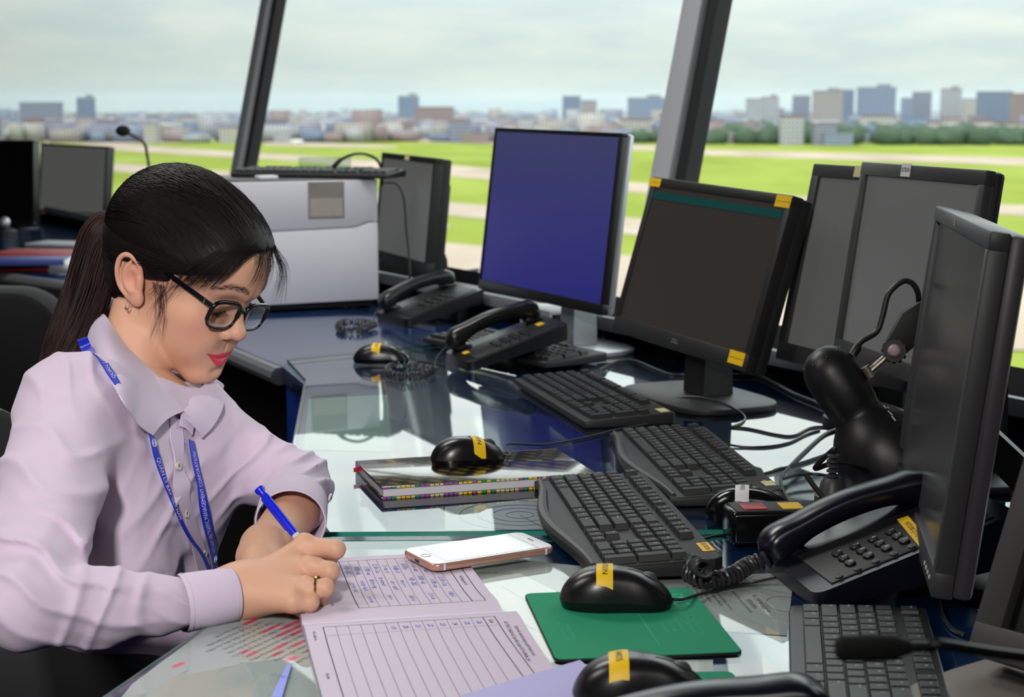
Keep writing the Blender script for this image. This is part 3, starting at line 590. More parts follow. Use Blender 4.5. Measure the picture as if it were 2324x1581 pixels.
# planner book
g = [gp(*c, G1Z+PLT) for c in ((815, 1046), (857, 1104), (1350, 1074), (1268, 1016))]
c = (g[0]+g[1]+g[2]+g[3])/4; d = ((g[2]-g[1])+(g[3]-g[0])).normalized(); an = math.atan2(d.y, d.x); w = ((g[2]-g[1]).length+(g[3]-g[0]).length)/2; h = ((g[1]-g[0]).length+(g[2]-g[3]).length)/2
pr = thing('planner_book', 'thick planner with shiny plaid cover lying under a black mouse', 'book', (c.x, c.y, DESK+G1Z), an)
def plaid():
    m = mat('plaid_foil_cover', '2c2418', .18, spec=.9, coat=.5); nt = m.node_tree; b = nt.nodes['Principled BSDF']; tc = nt.nodes.new('ShaderNodeTexCoord'); mx = None
    cols = [('2a2130', '6b6420'), ]
    w1 = nt.nodes.new('ShaderNodeTexWave'); w1.inputs['Scale'].default_value = 22; w1.inputs['Distortion'].default_value = 1.5; w1.bands_direction = 'DIAGONAL'
    mpp = nt.nodes.new('ShaderNodeMapping'); mpp.inputs['Rotation'].default_value = (0, 0, 1.2); w2 = nt.nodes.new('ShaderNodeTexWave'); w2.inputs['Scale'].default_value = 17; w2.inputs['Distortion'].default_value = 2.; w2.bands_direction = 'DIAGONAL'
    nt.links.new(tc.outputs['Object'], w1.inputs['Vector']); nt.links.new(tc.outputs['Object'], mpp.inputs[0]); nt.links.new(mpp.outputs[0], w2.inputs['Vector'])
    r1 = nt.nodes.new('ShaderNodeValToRGB'); r1.color_ramp.elements[0].color = (*lin('33291e'), 1); r1.color_ramp.elements[1].color = (*lin('7a6f22'), 1); r1.color_ramp.elements[0].position = .55
    r2 = nt.nodes.new('ShaderNodeValToRGB'); r2.color_ramp.elements[0].color = (1, 1, 1, 1); r2.color_ramp.elements[1].color = (*lin('6a4a6e'), 1); r2.color_ramp.elements[0].position = .4
    nt.links.new(w1.outputs['Fac'], r1.inputs[0]); nt.links.new(w2.outputs['Fac'], r2.inputs[0])
    x = nt.nodes.new('ShaderNodeMix'); x.data_type = 'RGBA'; x.blend_type = 'MULTIPLY'; x.inputs['Factor'].default_value = 1; nt.links.new(r1.outputs[0], x.inputs['A']); nt.links.new(r2.outputs[0], x.inputs['B']); nt.links.new(x.outputs['Result'], b.inputs['Base Color'])
    n = nt.nodes.new('ShaderNodeTexNoise'); n.inputs['Scale'].default_value = 260; nt.links.new(tc.outputs['Object'], n.inputs['Vector']); bp = nt.nodes.new('ShaderNodeBump'); bp.inputs['Strength'].default_value = .25; bp.inputs['Distance'].default_value = .0006; nt.links.new(n.outputs['Fac'], bp.inputs['Height']); nt.links.new(bp.outputs[0], b.inputs['Normal'])
    return m
PLAID = plaid(); MAUVE = mat('mauve_cover_edge', 'a04fa8', .4); PAGES = mat('white_page_block', 'dad6dc', .8, bump=.3, bscale=4000)
MB().box((0, 0, PLT-.0015), (w, h, .003), PLAID, .001).build('front_cover', pr, world=False); MB().box((0, 0, .0015), (w, h, .003), PLAID, .001).build('back_cover', pr, world=False)
MB().box((0, -.001, PLT/2), (w-.006, h-.008, PLT-.0062), PAGES).build('page_block', pr, world=False)
MB().box((0, h/2, PLT/2), (w, .003, PLT), MAUVE, .001).build('spine', pr, world=False)
for zz in (PLT-.0015, .0015):
    eb = MB(); rr_ = random.Random(3)
    for i in range(46):
        eb.box((-w/2+w*(i+.5)/46, -h/2-.0002, zz), (w/46*.8, .0008, .0024), [YEL, MAUVE, GREEN, CREAM][rr_.randrange(4)])
    eb.build('speckled_cover_edge', pr, world=False)
MB().ribbon([(-w/2+.004, h/2-.03, PLT*.75), (-w/2-.006, h/2-.035, PLT*.7), (-w/2-.010, h/2-.037, .012)], V((0, 1, 0)), .006, .0006, mat('red_ribbon', 'c01830', .6)).build('ribbon_marker', pr, world=False)
# smartphone resting on the notebook
NBZ = G2Z+.006
g = [gp(*c_, NBZ+.008) for c_ in ((920, 1248), (982, 1283), (1252, 1238), (1186, 1212))]; c = (g[0]+g[1]+g[2]+g[3])/4; d = ((g[2]-g[1])+(g[3]-g[0])).normalized(); an = math.atan2(d.y, d.x)
ph = thing('smartphone', 'white faced smartphone in clear case lying on notebook edge', 'smartphone', (c.x, c.y, DESK+NBZ+.0006), an)
PINKG = mat('rose_gold_case', 'c79a8a', .25, metal=.5)
def rrect(w, h, q, n=6): return [(sx*(w/2-q)+q*math.cos(a), sy*(h/2-q)+q*math.sin(a)) for sx, sy, a0 in ((1, 1, 0), (-1, 1, 1), (-1, -1, 2), (1, -1, 3)) for a in [a0*math.pi/2+k*math.pi/2/n for k in range(n+1)]]
MB().prism(rrect(.160, .080, .012), 0, .0085, PINKG, .0025, seg=3).build('case', ph, world=False)
MB().prism(rrect(.156, .076, .010), .0085, .0089, mat('white_phone_face', 'eceaea', .12, coat=.5)).build('front_face', ph, world=False)
MB().prism(rrect(.120, .0685, .0006), .0089, .0091, mat('black_phone_screen', '060607', .03, spec=.9, coat=1.)).build('screen', ph, world=False)
MB().tube([(-.069+.0055*math.cos(a*.4), .0055*math.sin(a*.4), .0090) for a in range(17)], .0005, SILV, 6).build('home_button', ph, world=False)
MB().box((.069, 0, .0090), (.0018, .012, .0004), BLK).build('speaker_slot', ph, world=False)
for xx in (-.066, .066): MB().box((xx, -.0401, .0045), (.0022, .0006, .007), WHITEP).build('antenna_band', ph, world=False)
for xx in (.028, .046): MB().box((xx, -.0403, .0045), (.012, .001, .003), PINKG, .0004).build('side_button', ph, world=False)
MB().box((-.0801, 0, .0042), (.0008, .010, .0032), BLK, .0003).build('charging_port', ph, world=False)
# open notebook: two ruled pages joined at a spine
sa, sb = gp(686, 1404, NBZ+.004), gp(1140, 1376, NBZ+.004); sd = (sb-sa); SW = sd.length; an = math.atan2(sd.y, sd.x)
nb = thing('notebook', 'open ruled notebook with blue handwriting under her right hand', 'notebook', (sa.x, sa.y, DESK+G2Z), an)
def pagez(v):   # height across the page, v metres from the spine
    a = abs(v); return .0055*min(1, 1)*(1-math.exp(-a/.006))*math.exp(-a/.17)+.0022+.0022*math.exp(-((a-.03)/.03)**2)
def pagemesh(sign, depth, x0, x1):
    mb = MB(); mb.grid(lambda u, v: V((x0+(SW+x1-x0)*u, sign*depth*v, pagez(depth*v))), 20, 26, LAV)
    # page stack edge
    for k in range(4):
        mb.grid(lambda u, v: V((x0-.0006*k, sign*depth*u, pagez(depth*u)-.0006*k-.0005*v)), 20, 2, LAV)
    mb.grid(lambda u, v: V((x0+(SW+x1-x0)*u, sign*depth, pagez(depth)*(1-v)+.0004*v)), 20, 2, LAV); mb.grid(lambda u, v: V((x1+SW, sign*depth*u, pagez(depth*u)*(1-v)+.0004*v)), 20, 2, LAV); mb.grid(lambda u, v: V((x0, sign*depth*u, pagez(depth*u)*(1-v)+.0004*v)), 20, 2, LAV)
    return mb
def rule(mb, a, b, wd, m):
    n = 14; a = V((*a, 0)); b = V((*b, 0)); d = (b-a).normalized(); nn = V((-d.y, d.x, 0))*wd/2; vs = []
    for i in range(n+1):
        p = a+(b-a)*i/n; z = pagez(p.y)+.0003
        vs += [(p.x+nn.x, p.y+nn.y, z), (p.x-nn.x, p.y-nn.y, z)]
    mb.add(vs, [(2*i, 2*i+1, 2*i+3, 2*i+2) for i in range(n)], m)
hand = ['9 00 ~ 2012', 'n ~ uu ~ uoc', '10 050 ~ ula', 'o~n uy ~ hu h', '11 090 ~ mu', 'khi tu~ c~ng', '12 110 ~ 2 uu', 'tu ~n m~u h', '13 ~ mu ~ n', 'o n~ ~ uoc h', '14 080 ~ 8', 'mu~ c~ ~', '15 070 u~']
up = pagemesh(1, .246, 0, 0)
f0, f1 = .028, .228                               # printed frame on the page
rule(up, (.060, f0), (SW-.012, f0), .0006, RULE); rule(up, (.060, f1), (SW-.012, f1), .0006, RULE); rule(up, (.060, f0), (.060, f1), .0009, RULE); rule(up, (SW-.012, f0), (SW-.012, f1), .0009, RULE); rule(up, (SW-.026, f0), (SW-.026, f1), .0009, RULE)
nr = 11
for i in range(1, nr): x = .060+(SW-.026-.060)*i/nr; rule(up, (x, f0), (x, f1), .0004, RULE)
def onpage(mb, s, x, y, size, m, sx=1., sign=1):
    tv, tf = text_geo(s, .25); mb.add([(x+ty*size, y-tx*size*sx, pagez(y-tx*size*sx)+.0004) for tx, ty, _ in tv], tf, m)
for i in range(nr-1):
    x = .060+(SW-.086)*(i+.55)/nr
    onpage(up, hand[(i*2) % 13], x, .19-.004*(i % 3), .0085, BINK, .8); onpage(up, hand[(i*2+1) % 13], x, .115+.006*(i % 4), .0085, BINK, .8); onpage(up, hand[(i*2+5) % 13], x, .066-.004*(i % 3), .0075, BINK, .7) if i % 2 else None
onpage(up, 'Nội dung bản tin', SW-.019, .12, .0055, RULE); onpage(up, 'Ký tên', .035, .05, .005, RULE)
up.build('upper_page', nb, world=False, sharp=0)
lo = pagemesh(-1, .30, 0, .012)
rule(lo, (.018, -f0), (SW-.014, -f0), .0006, RULE); rule(lo, (.018, -.052), (SW-.014, -.052), .0003, RULE); rule(lo, (.018, -f0), (.018, -.30), .0009, RULE); rule(lo, (SW-.014, -f0), (SW-.005, -.30), .0009, RULE); rule(lo, (SW-.026, -f0), (SW-.017, -.30), .0009, RULE)
for i in range(1, 13): x = .018+(SW-.044)*i/13; rule(lo, (x, -f0), (x+.004*i/13, -.30), .0004, RULE)
for i in range(5, 13): onpage(lo, str(14+i), .018+(SW-.044)*(i+.5)/13, -.042, .0075, BINK)
onpage(lo, 'Giờ', SW-.020, -.041, .006, RULE); onpage(lo, 'CA TRỰC: NGÀY (từ 7 giờ đến 19 giờ) TỪ 19 GIỜ đến 7 giờ', SW-.006, -.10, .0055, RULE, .8); onpage(lo, 'Quan trắc viên khí tượng và người nhận ca trực', SW+.002, -.10, .0055, RULE, .8); onpage(lo, 'Xác nhận ca', .008, -.05, .0045, RULE); onpage(lo, 'Bàn giao', .010, -.16, .0045, RULE)
lo.build('lower_page', nb, world=False, sharp=0)
MB().grid(lambda u, v: V((SW*u, -.003+.006*v, .0035+.0022*math.sin(math.pi*v))), 20, 8, mat('pale_spine_fold', 'dcd2ea', .5)).build('spine_fold', nb, world=False, sharp=0)
lf = MB(); lf.grid(lambda u, v: V((.12+.115*u+.03*u*v, -.232-.012*u*0-.07*v+.030*u*(1-v), pagez(.25)+.0008+.014*(1-v)*u)), 12, 10, mat('lilac_turned_leaf', 'b9b4e4', .8)); lf.build('turned_leaf', nb, world=False, sharp=0)
# ================================================================ monitors
def mframe(yaw, tilt, roll):
    n0 = V((-math.sin(yaw), -math.cos(yaw), 0)); u = V((math.cos(yaw), -math.sin(yaw), 0)); z = V((0, 0, 1))
    v = z*math.cos(tilt)-n0*math.sin(tilt); n = n0*math.cos(tilt)+z*math.sin(tilt)
    u2 = u*math.cos(roll)+v*math.sin(roll); v2 = v*math.cos(roll)-u*math.sin(roll); return u2, v2, n
def screenmat(name, col, emit, es, rough=.25):
    return mat(name, col, rough, spec=.5, emit=emit, estr=es)
def monitor(label, P, scr, bez=.018, bot=.024, depth=.05, frame_m=None, side_m=None, base=None, neck_w=.07, neck_m=None, base_m=None, stickers=(), logo=None, z0=0., bulge=.03, basew=(.24, .17), neck_d=.10, lip=.003, buttons=0, group=None):
    x, y, z, yaw, tilt, w, h, roll = P
    u, v, n = mframe(yaw, tilt, roll); X = M((u, v, n)).transposed().to_4x4(); X.translation = V((x, y, z))
    fm = frame_m or DGREY; sm = side_m or fm
    bc = V((x, y, 0))-V((n.x, n.y, 0)).normalized()*neck_d
    r = thing('monitor', label, 'monitor', (bc.x, bc.y, DESK+z0), -yaw, group)
    f = MB(); W2, H2 = w/2, h/2
    # bezel: four bars with a small inner lip
    f.box((0, H2-bez/2, -depth*.25), (w, bez, depth*.5), fm, .0025, X=X); f.box((0, -H2+bot/2, -depth*.25), (w, bot, depth*.5), fm, .0025, X=X)
    f.box((-W2+bez/2, (bot-bez)/2, -depth*.25), (bez, h-bez-bot+.004, depth*.5), fm, .0025, X=X); f.box((W2-bez/2, (bot-bez)/2, -depth*.25), (bez, h-bez-bot+.004, depth*.5), fm, .0025, X=X)
    bzl = f.build('bezel', r)
    MB().box((0, (bot-bez)/2, -lip-.001), (w-2*bez+.002, h-bez-bot+.002, .002), scr, X=X).build('screen', r)
    c = MB(); c.box((0, 0, -depth*.72), (w-.002, h-.002, depth*.5), sm, .006, X=X)
    if bulge: c.box((0, -.01, -depth*.95-bulge/2), (w*.72, h*.66, bulge), sm, .012, X=X)
    c.build('rear_casing', r)
    zb = z-.06; nk = MB(); pc = X @ V((0, -h*.12, -depth-bulge*.5))
    nm_ = neck_m or BLKM; bm_ = base_m or BLKM
    L = MB(); b0 = V((bc.x, bc.y, DESK+z0+.012)); top = V((pc.x, pc.y, pc.z)); nd = V((n.x, n.y, 0)).normalized(); ud = V((u.x, u.y, 0)).normalized()
    ps = []
    for q, t in ((b0, .030), (V((b0.x, b0.y, (b0.z+top.z)/2)), .026), (top, .022)):
        ps.append([q+ud*a*neck_w/2+nd*b*t for a, b in ((-1, 1), (1, 1), (1, -1), (-1, -1))])
    vs = [p for k in ps for p in k]; L.add(vs, [(4*j+i, 4*j+(i+1) % 4, 4*j+4+(i+1) % 4, 4*j+4+i) for j in range(2) for i in range(4)]+[(3, 2, 1, 0), (8, 9, 10, 11)], nm_); L.build('stand_neck', r)
    B = MB(); bw, bd = basew
    pl = [(bw/2*math.copysign(abs(math.cos(a))**.55, math.cos(a)), bd/2*math.copysign(abs(math.sin(a))**.55, math.sin(a))-.02) for a in [2*math.pi*k/40 for k in range(40)]]
    B.prism(pl, 0, .011, bm_, .003); B.build('stand_base', r, world=False)
    for (sx, sy, sw, sh, m, t) in stickers:
        st = MB(); XX = X @ TRS((sx*W2, sy*H2, .0006)); st.box((0, 0, 0), (sw, sh, .0008), m, X=XX)
        if t: st.text(t, sh*.5, INK, XX @ TRS((0, 0, .0007)), .75)
        st.build('label_sticker', bzl)
    if logo:
        lg = MB(); lg.text(logo, .011, SILV, X @ TRS((0, -H2+bot*.5, .0006))); lg.build('logo', bzl)
    for k in range(buttons):
        MB().box((W2-.03-.018*k, -H2+bot*.5, .0008), (.004, .004, .0015), LEG, .0005, X=X).build('button', bzl)
    return r
def bluescreen():
    m = mat('blue_lit_screen', '0a0a14', .3, emit='404472', estr=.8); nt = m.node_tree; b = nt.nodes['Principled BSDF']; tc = nt.nodes.new('ShaderNodeTexCoord'); sp = nt.nodes.new('ShaderNodeSeparateXYZ'); mr = nt.nodes.new('ShaderNodeMapRange'); mr.inputs['From Min'].default_value = .10; mr.inputs['From Max'].default_value = .46; cr = nt.nodes.new('ShaderNodeValToRGB')
    cr.color_ramp.elements[0].color = (*lin('25257a'), 1); cr.color_ramp.elements[1].color = (*lin('42456e'), 1); cr.color_ramp.elements.new(.45).color = (*lin('36367a'), 1)
    nt.links.new(tc.outputs['Object'], sp.inputs[0]); nt.links.new(sp.outputs['Z'], mr.inputs['Value']); nt.links.new(mr.outputs[0], cr.inputs[0]); nt.links.new(cr.outputs[0], b.inputs['Emission Color']); return m
monitor('slim monitor with glowing blue screen on a silver stand', (.068, 3.507, 1.045, 1.0633, .117, .519, .3593, -.0101), bluescreen(), bez=.009, bot=.022, depth=.035, frame_m=BLK, side_m=SILV, neck_m=SILV, base_m=SILV, neck_w=.055, basew=(.27, .22), z0=G1Z, bulge=.02, neck_d=.085)
DELLS = screenmat('dark_lit_screen', '2c2826', '3a342f', .35, .3)
dm = monitor('dark tilted monitor with three yellow stickers and wide black foot', (.3195, 2.909, .9931, 1.1405, .2772, .468, .2967, -.0295), DELLS, bez=.017, bot=.030, depth=.045, frame_m=BLKM, stickers=[(-.93, .93, .040, .016, YEL, '— ———'), (.90, .92, .044, .020, YEL, '—— ———'), (.86, -.87, .046, .022, YEL, '—————')], logo='DELL', basew=(.30, .20), neck_w=.07, z0=G1Z, neck_d=.03)
u, v, n = mframe(1.1405, .2772, -.0295); X = M((u, v, n)).transposed().to_4x4(); X.translation = V((.3195, 2.909, .9931))
MB().box((0, .115, -.0015), (.430, .014, .0012), screenmat('teal_title_bar', '0f3a38', '1d4a46', .3), X=X).build('title_bar', dm)
GS = screenmat('grey_glow_screen', '3a3a3a', '5f605e', .55, .35)  # even emission stands in for window light reflected on these screens
DF = mat('charcoal_bezel', '3d3d3f', .45, var=.06)
monitor('large charcoal monitor with white paper label, half behind the desk lamp', (.5336, 2.2859, 1.0490, 1.4108, .1338, .4232, .2883, .0067), GS, bez=.020, bot=.024, depth=.030, bulge=0, frame_m=DF, side_m=BLKM, stickers=[(-.18, .945, .032, .018, WLAB, 'BUTRON')], z0=G1Z, neck_d=.12, lip=.006)
monitor('charcoal monitor with cream sticker, behind the white labelled one', (.540, 2.622, 1.0153, 1.1924, .2, .37, .331, 0), GS, bez=.022, bot=.030, depth=.040, bulge=0, frame_m=DF, side_m=BLKM, stickers=[(-.25, .945, .024, .018, CREAM, '')], z0=G1Z, neck_d=.10, lip=.006)
FS = screenmat('dark_grey_screen', '2d2d2e', '3a3a3a', .22, .22)  # dark screen with a faint even grey emission
monitor('big dark monitor seen nearly edge on in front of the lamp', (.4672, 1.8325, .9764, 1.7325, .1199, .5695, .3541, .0159), FS, bez=.019, bot=.026, depth=.040, bulge=0, frame_m=DF, side_m=mat('purple_grey_casing', '4a464c', .4, var=.06), z0=G2Z, neck_d=.12, buttons=4, lip=.006, stickers=[(-.1, .95, .012, .007, mat('gold_badge', '9a8a50', .4), '')])
rb0 = at(2190, 1478, 1.5); ru, rv, rn = mframe(.90, .42, 0); rc = rb0+ru*.25+rv*.19
monitor('blurred dark monitor cut off by right picture edge', (rc.x, rc.y, rc.z, .90, .42, .50, .38, 0), mat('black_off_screen', '0a0a0a', .3), bez=.028, bot=.03, depth=.06, bulge=0, frame_m=mat('worn_grey_casing', '474546', .5, var=.08), z0=G2Z, neck_d=-.05, basew=(.54, .30), base_m=mat('warm_grey_foot', '8a827c', .5), neck_m=DGREY, lip=.012)
monitor('small grey screened monitor behind the white printer', (-.297, 4.5548, .991, 1.1625, .0958, .429, .3033, -.0115), GS, bez=.016, bot=.030, depth=.05, frame_m=BLKM, stickers=[(0, .95, .035, .012, CREAM, '')], z0=0, neck_d=.09)
monitor('grey screened monitor with yellow stickers on the far left console', (-2.0048, 7.6582, .9396, .5566, .0948, .4272, .3243, -.0229), GS, bez=.010, bot=.022, depth=.05, frame_m=BLKM, stickers=[(-.8, -.95, .04, .018, YEL, ''), (-.2, -.95, .07, .018, YEL, ''), (.45, -.95, .03, .018, YEL, ''), (.8, -.95, .04, .018, YEL, '')], z0=0, neck_d=.09)
monitor('black monitor partly cut off by left picture edge', (-2.27, 7.3, .945, .36, .06, .46, .37, 0), mat('black_dim_screen', '050505', .3), bez=.012, bot=.02, depth=.05, frame_m=BLK, z0=0, neck_d=.09)
# ================================================================ printer with a keyboard on top
pd = V((.89, .45, 0)).normalized(); pn = V((.45, -.89, 0)).normalized()      # along the front, out of the front
pr0 = gp(858, 697, 0); pc = pr0-pd*.215-pn*.19
pt = thing('printer', 'white office printer with a pocket label standing behind the woman', 'printer', (pc.x, pc.y, DESK), math.atan2(pd.y, pd.x))
PW, PD_, PH = .43, .38, .334
PRW = mat('white_printer_shell', 'd4d2da', .45, var=.02)
MB().box((0, 0, PH/2+.012), (PW, PD_-.012, PH-.024), PRW, .008, seg=3).build('body', pt, world=False)
pf = [(x, z) for x, z in ((-PW/2, .022), (PW/2, .022), (PW/2, .222), (PW/2-.025, .224), (PW/2-.055, .214), (PW/2-.065, .211), (-PW/2, .205))]
MB().prism(pf, 0, .012, PRW, .002, X=TRS((0, -PD_/2+.006, 0), rx=math.pi/2)).build('front_cover', pt, world=False)
uf = [(x, z+.003) for x, z in ((-PW/2, .205), (PW/2-.065, .211), (PW/2-.055, .214), (PW/2-.025, .224), (PW/2, .222), (PW/2, PH-.003), (-PW/2, PH-.003))]
MB().prism(uf, 0, .012, PRW, .002, X=TRS((0, -PD_/2+.006, 0), rx=math.pi/2)).build('upper_cover', pt, world=False)
MB().box((0, 0, PH), (PW-.004, PD_-.01, .006), DGREY, .002).build('top_lid', pt, world=False); MB().box((0, .01, .012), (PW-.02, PD_-.03, .018), BLK, .003).build('plinth', pt, world=False)
for sx in (-1, 1): MB().lathe([(.014, 0), (.014, .014)], BLK, 16, TRS((sx*(PW/2-.05), -PD_/2+.05, 0))).build('foot', pt, world=False)
pk = MB(); lx, lz = PW/2-.142, .284
pk.box((lx, -PD_/2-.0065, lz), (.098, .001, .094), mat('taupe_photo_card', '8a817b', .35, var=.35, vscale=18)); pk.box((lx, -PD_/2-.0072, lz-.018), (.088, .0006, .046), mat('pale_photo_haze', 'aa9f97', .3, var=.12, vscale=30)); pk.build('label_pocket', [c for c in pt.children if c.name.startswith('upper_cover')][0], world=False)
MB().box((-.06, -.12, PH+.008), (.05, .04, .010), WHITEP, .002).build('white_tab', pt, world=False)
# keyboard on the printer
kt = pt.matrix_basis @ V((.10, -.04, PH+.004))
keyboard('black keyboard lying on top of the white printer', (kt.x, kt.y), math.atan2(pd.y, pd.x)+.10, 'tall', False, Lk=.30, Wk=.135, z=PH+.0035) if False else None
kq = keyboard('black keyboard lying on top of the white printer', (kt.x+.01, kt.y), math.atan2(pd.y, pd.x)-.75, 'tall', False, Lk=.44, Wk=.15, z=PH+.0035)
cb = MB(); cb.tube(smooth_path([at(755, 380, 4.42), at(775, 362, 4.42), at(806, 349, 4.45), at(838, 352, 4.5), at(862, 372, 4.52), at(868, 420, 4.55)], 8), [.006]*8+[.004]*33, CABLE, 8); cb.build('loose_cable', label='thick black cable arching from printer top keyboard to small monitor', cat='cable')
cb = MB(); cb.tube(smooth_path([at(872, 414, 4.30), at(900, 418, 4.30), at(916, 450, 4.28), at(922, 520, 4.27), at(928, 580, 4.27), at(930, 640, 4.27), gp(928, 690, .004)], 8), .0028, CABLE, 6); cb.build('loose_cable', label='thin black cable hanging down in front of small monitor', cat='cable')
ac = at(738, 388, 4.75); rz_ = math.atan2(pd.y, pd.x)
an_ = thing('acrylic_stand', 'clear pale acrylic panel standing behind the printer keyboard', 'acrylic stand', (ac.x, ac.y, DESK))
MB().box((0, 0, .19), (.15, .004, .38), glassmat('pale_acrylic', (.80, .88, .84), .06), X=TRS((0, 0, 0), rz=.3)).build('panel', an_, world=False); MB().box((0, 0, .005), (.16, .10, .01), WHITEP, .002, X=TRS(rz=.3)).build('foot', an_, world=False)
# ================================================================ telephones
NAVY = mat('dark_navy_phone', '0c0c1c', .28, spec=.6); PHB = mat('black_phone', '151517', .3, spec=.6)
def coil(mb, path, R, turns, r, m):
    P = smooth_path(path, 30); n = turns*14; T = None; out = []
    L = [0]
    for i in range(1, len(P)): L.append(L[-1]+(P[i]-P[i-1]).length)
    nx = (P[1]-P[0]).orthogonal().normalized()
    for k in range(n+1):
        s = L[-1]*k/n; i = min(max(j for j in range(len(L)) if L[j] <= s+1e-12), len(P)-2); f = (s-L[i])/max(L[i+1]-L[i], 1e-9); c = P[i].lerp(P[i+1], f); t = (P[i+1]-P[i]).normalized()
        nx = (nx-t*nx.dot(t)).normalized(); ny = t.cross(nx); a = 2*math.pi*k/14; out.append(c+(nx*math.cos(a)+ny*math.sin(a))*R)
    mb.tube(out, r, m, 7)
def handset(mb, L, m, X):
    # arched grip with two rounded ends, along local y
    N = 40; vs = []; K = 16
    for i in range(N+1):
        t = i/N; y = -L/2+L*t; e = min(t, 1-t)*L
        endw = math.sqrt(max(0, 1-((.018-e)/.018)**2)) if e < .018 else 1
        arch = .026*math.sin(math.pi*t)**.8; hw = (.024-.004*math.sin(math.pi*t))*endw+.0005; th = (.020+.012*(math.exp(-((t-.10)/.10)**2)+math.exp(-((t-.90)/.10)**2)))*max(endw, .05)
        top = .030+arch*.75; 
        for k in range(K):
            a = 2*math.pi*k/K; cx, cz = math.cos(a), math.sin(a); e2 = .7
            vs.append((hw*math.copysign(abs(cx)**e2, cx), y, top+ (th*.45*math.copysign(abs(cz)**e2, cz) if cz > 0 else th*1.0*math.copysign(abs(cz)**e2, cz))))
    fs = [(i*K+k, i*K+(k+1) % K, (i+1)*K+(k+1) % K, (i+1)*K+k) for i in range(N) for k in range(K)]+[tuple(range(K))[::-1], tuple(range(N*K, N*K+K))]
    mb.add([V(p) for p in vs], [f[::-1] for f in fs], m, X)
def telephone(label, c, rz, z, m, Wp=.175, Dp=.215, h0=.022, h1=.062, digits=True, sticker=None, coilpts=None, yel=(), leg_h=0., hx=-.058, kdx=0., kdy=0., hdz=-.008, hdy=0.):
    r = thing('telephone', label, 'telephone', (c[0], c[1], DESK+z), rz)
    sl = (h1-h0)/Dp
    b = MB(); b.prism(rrect(Wp, Dp, .014, 4), 0, 1, m, 0)
    b.v = [(x, y, (h0+(y+Dp/2)*sl+leg_h*(y+Dp/2)/Dp) if zz > .5 else (leg_h*(y+Dp/2)/Dp*.9)) for x, y, zz in b.v]
    b.build('body', r, world=False)
    zt = lambda y: h0+(y+Dp/2)*(sl+leg_h/Dp); tl = math.atan(sl+leg_h/Dp)
    ins = MB(); ins.box((0, 0, 0), (Wp*.62, Dp*.86, .002), mat('dark_face_plate', '101014', .5), .001, X=TRS((Wp*.13, 0, zt(0)+.0006), rx=tl)); fpl = ins.build('face_plate', r, world=False)
    ks = '123456789*0#'
    for i in range(12):
        rr, cc = divmod(i, 3); kx = Wp*.02+cc*.019+kdx; ky = .030-rr*.020+kdy
        k = MB(); k.lathe([(.0082, 0), (.0082, .0028), (.007, .0038), (.0002, .0040)], BLK, 18, TRS((kx, ky, zt(ky)+.001), rx=tl) @ M.Diagonal((1, .72, 1, 1)))
        if digits: k.text(ks[i], .0085, LEG, TRS((kx, ky, zt(ky)+.0054), rx=tl))
        k.build('key', fpl, world=False)
    for i in range(5):
        ky = .030-i*.020+kdy; k = MB(); k.lathe([(.006, 0), (.006, .002), (.0001, .0028)], BLK, 14, TRS((Wp*.02+.058+kdx, ky, zt(ky)+.001), rx=tl) @ M.Diagonal((1, .7, 1, 1))); k.build('function_key', fpl, world=False)
    hs = MB(); handset(hs, Dp*1.0, m, TRS((hx, hdy, zt(hdy)+hdz), rx=tl)); hs.build('handset', r, world=False, sharp=0)
    for sy in (-1, 1):
        cr = MB(); yy = sy*Dp*.36; cr.box((hx, yy+hdy, zt(yy)+.004+(hdz+.008)*.5), (.040, .036, .012), m, .004); cr.build('cradle', r, world=False)
    if leg_h:
        MB().box((0, Dp/2-.05, leg_h*.4), (Wp*.7, .03, leg_h*.8), BLK, .003).build('rear_stand', r, world=False)
    for (sx, sy, sw, sh, t, ro) in yel:
        st = MB(); XX = TRS((sx, sy, zt(sy)+.0022), rx=tl) @ TRS(rz=ro); st.box((0, 0, 0), (sw, sh, .0005), YEL, X=XX)
        if t: st.text(t, sh*.62, INK, XX @ TRS((0, 0, .0004)), .85)
        st.build('label_sticker', r, world=False)
    if coilpts:
        X = wmat(r).inverted(); cm = MB(); pts = [X @ V(p) for p in coilpts[0]]; coil(cm, pts, coilpts[1], coilpts[2], coilpts[3], mat('grey_coil_cord', '2c2c30', .35)); 
        tail = [V((hx, -Dp/2-.002, zt(-Dp/2)+.014)), pts[0]] ; cm.tube(smooth_path([tail[0], tail[0].lerp(tail[1], .5)+V((0, -.008, 0)), tail[1]], 6), coilpts[3], MATS['grey_coil_cord'], 7)
        cm.build('coil_cord', r, world=False)
    return r
telephone('dark navy hotline telephone with yellow strip label beside the power strip', (.408, 1.785), -math.pi/2+.17, G2Z, NAVY, Wp=.175, Dp=.22, h0=.016, h1=.055, leg_h=.040, kdx=.008, kdy=-.028, hdz=-.020, hdy=-.010, yel=[(.034, .019, .100, .013, 'HOTLINE QT-MET (1)', -.16)],
          coilpts=([gp(1745, 1268, .022), gp(1700, 1282, .016), gp(1660, 1306, .014), gp(1610, 1316, .014), gp(1568, 1300, .014), gp(1562, 1276, .018), gp(1600, 1290, .03)], .0085, 30, .0023))
telephone('black desk telephone with two yellow stickers on the glass edge', (-.012, 3.34), -math.pi/2+.33, G1Z, PHB, Wp=.165, Dp=.21, h0=.018, h1=.024, digits=False, leg_h=.062, yel=[(-.0, -.085, .020, .012, '', 0), (.0, .072, .024, .014, '', 0)],
          coilpts=([gp(985, 838, .012), gp(960, 850, .010), gp(920, 856, .010), gp(882, 846, .010), gp(892, 830, .012), gp(940, 832, .012), gp(985, 838, .016)], .0065, 30, .0017))
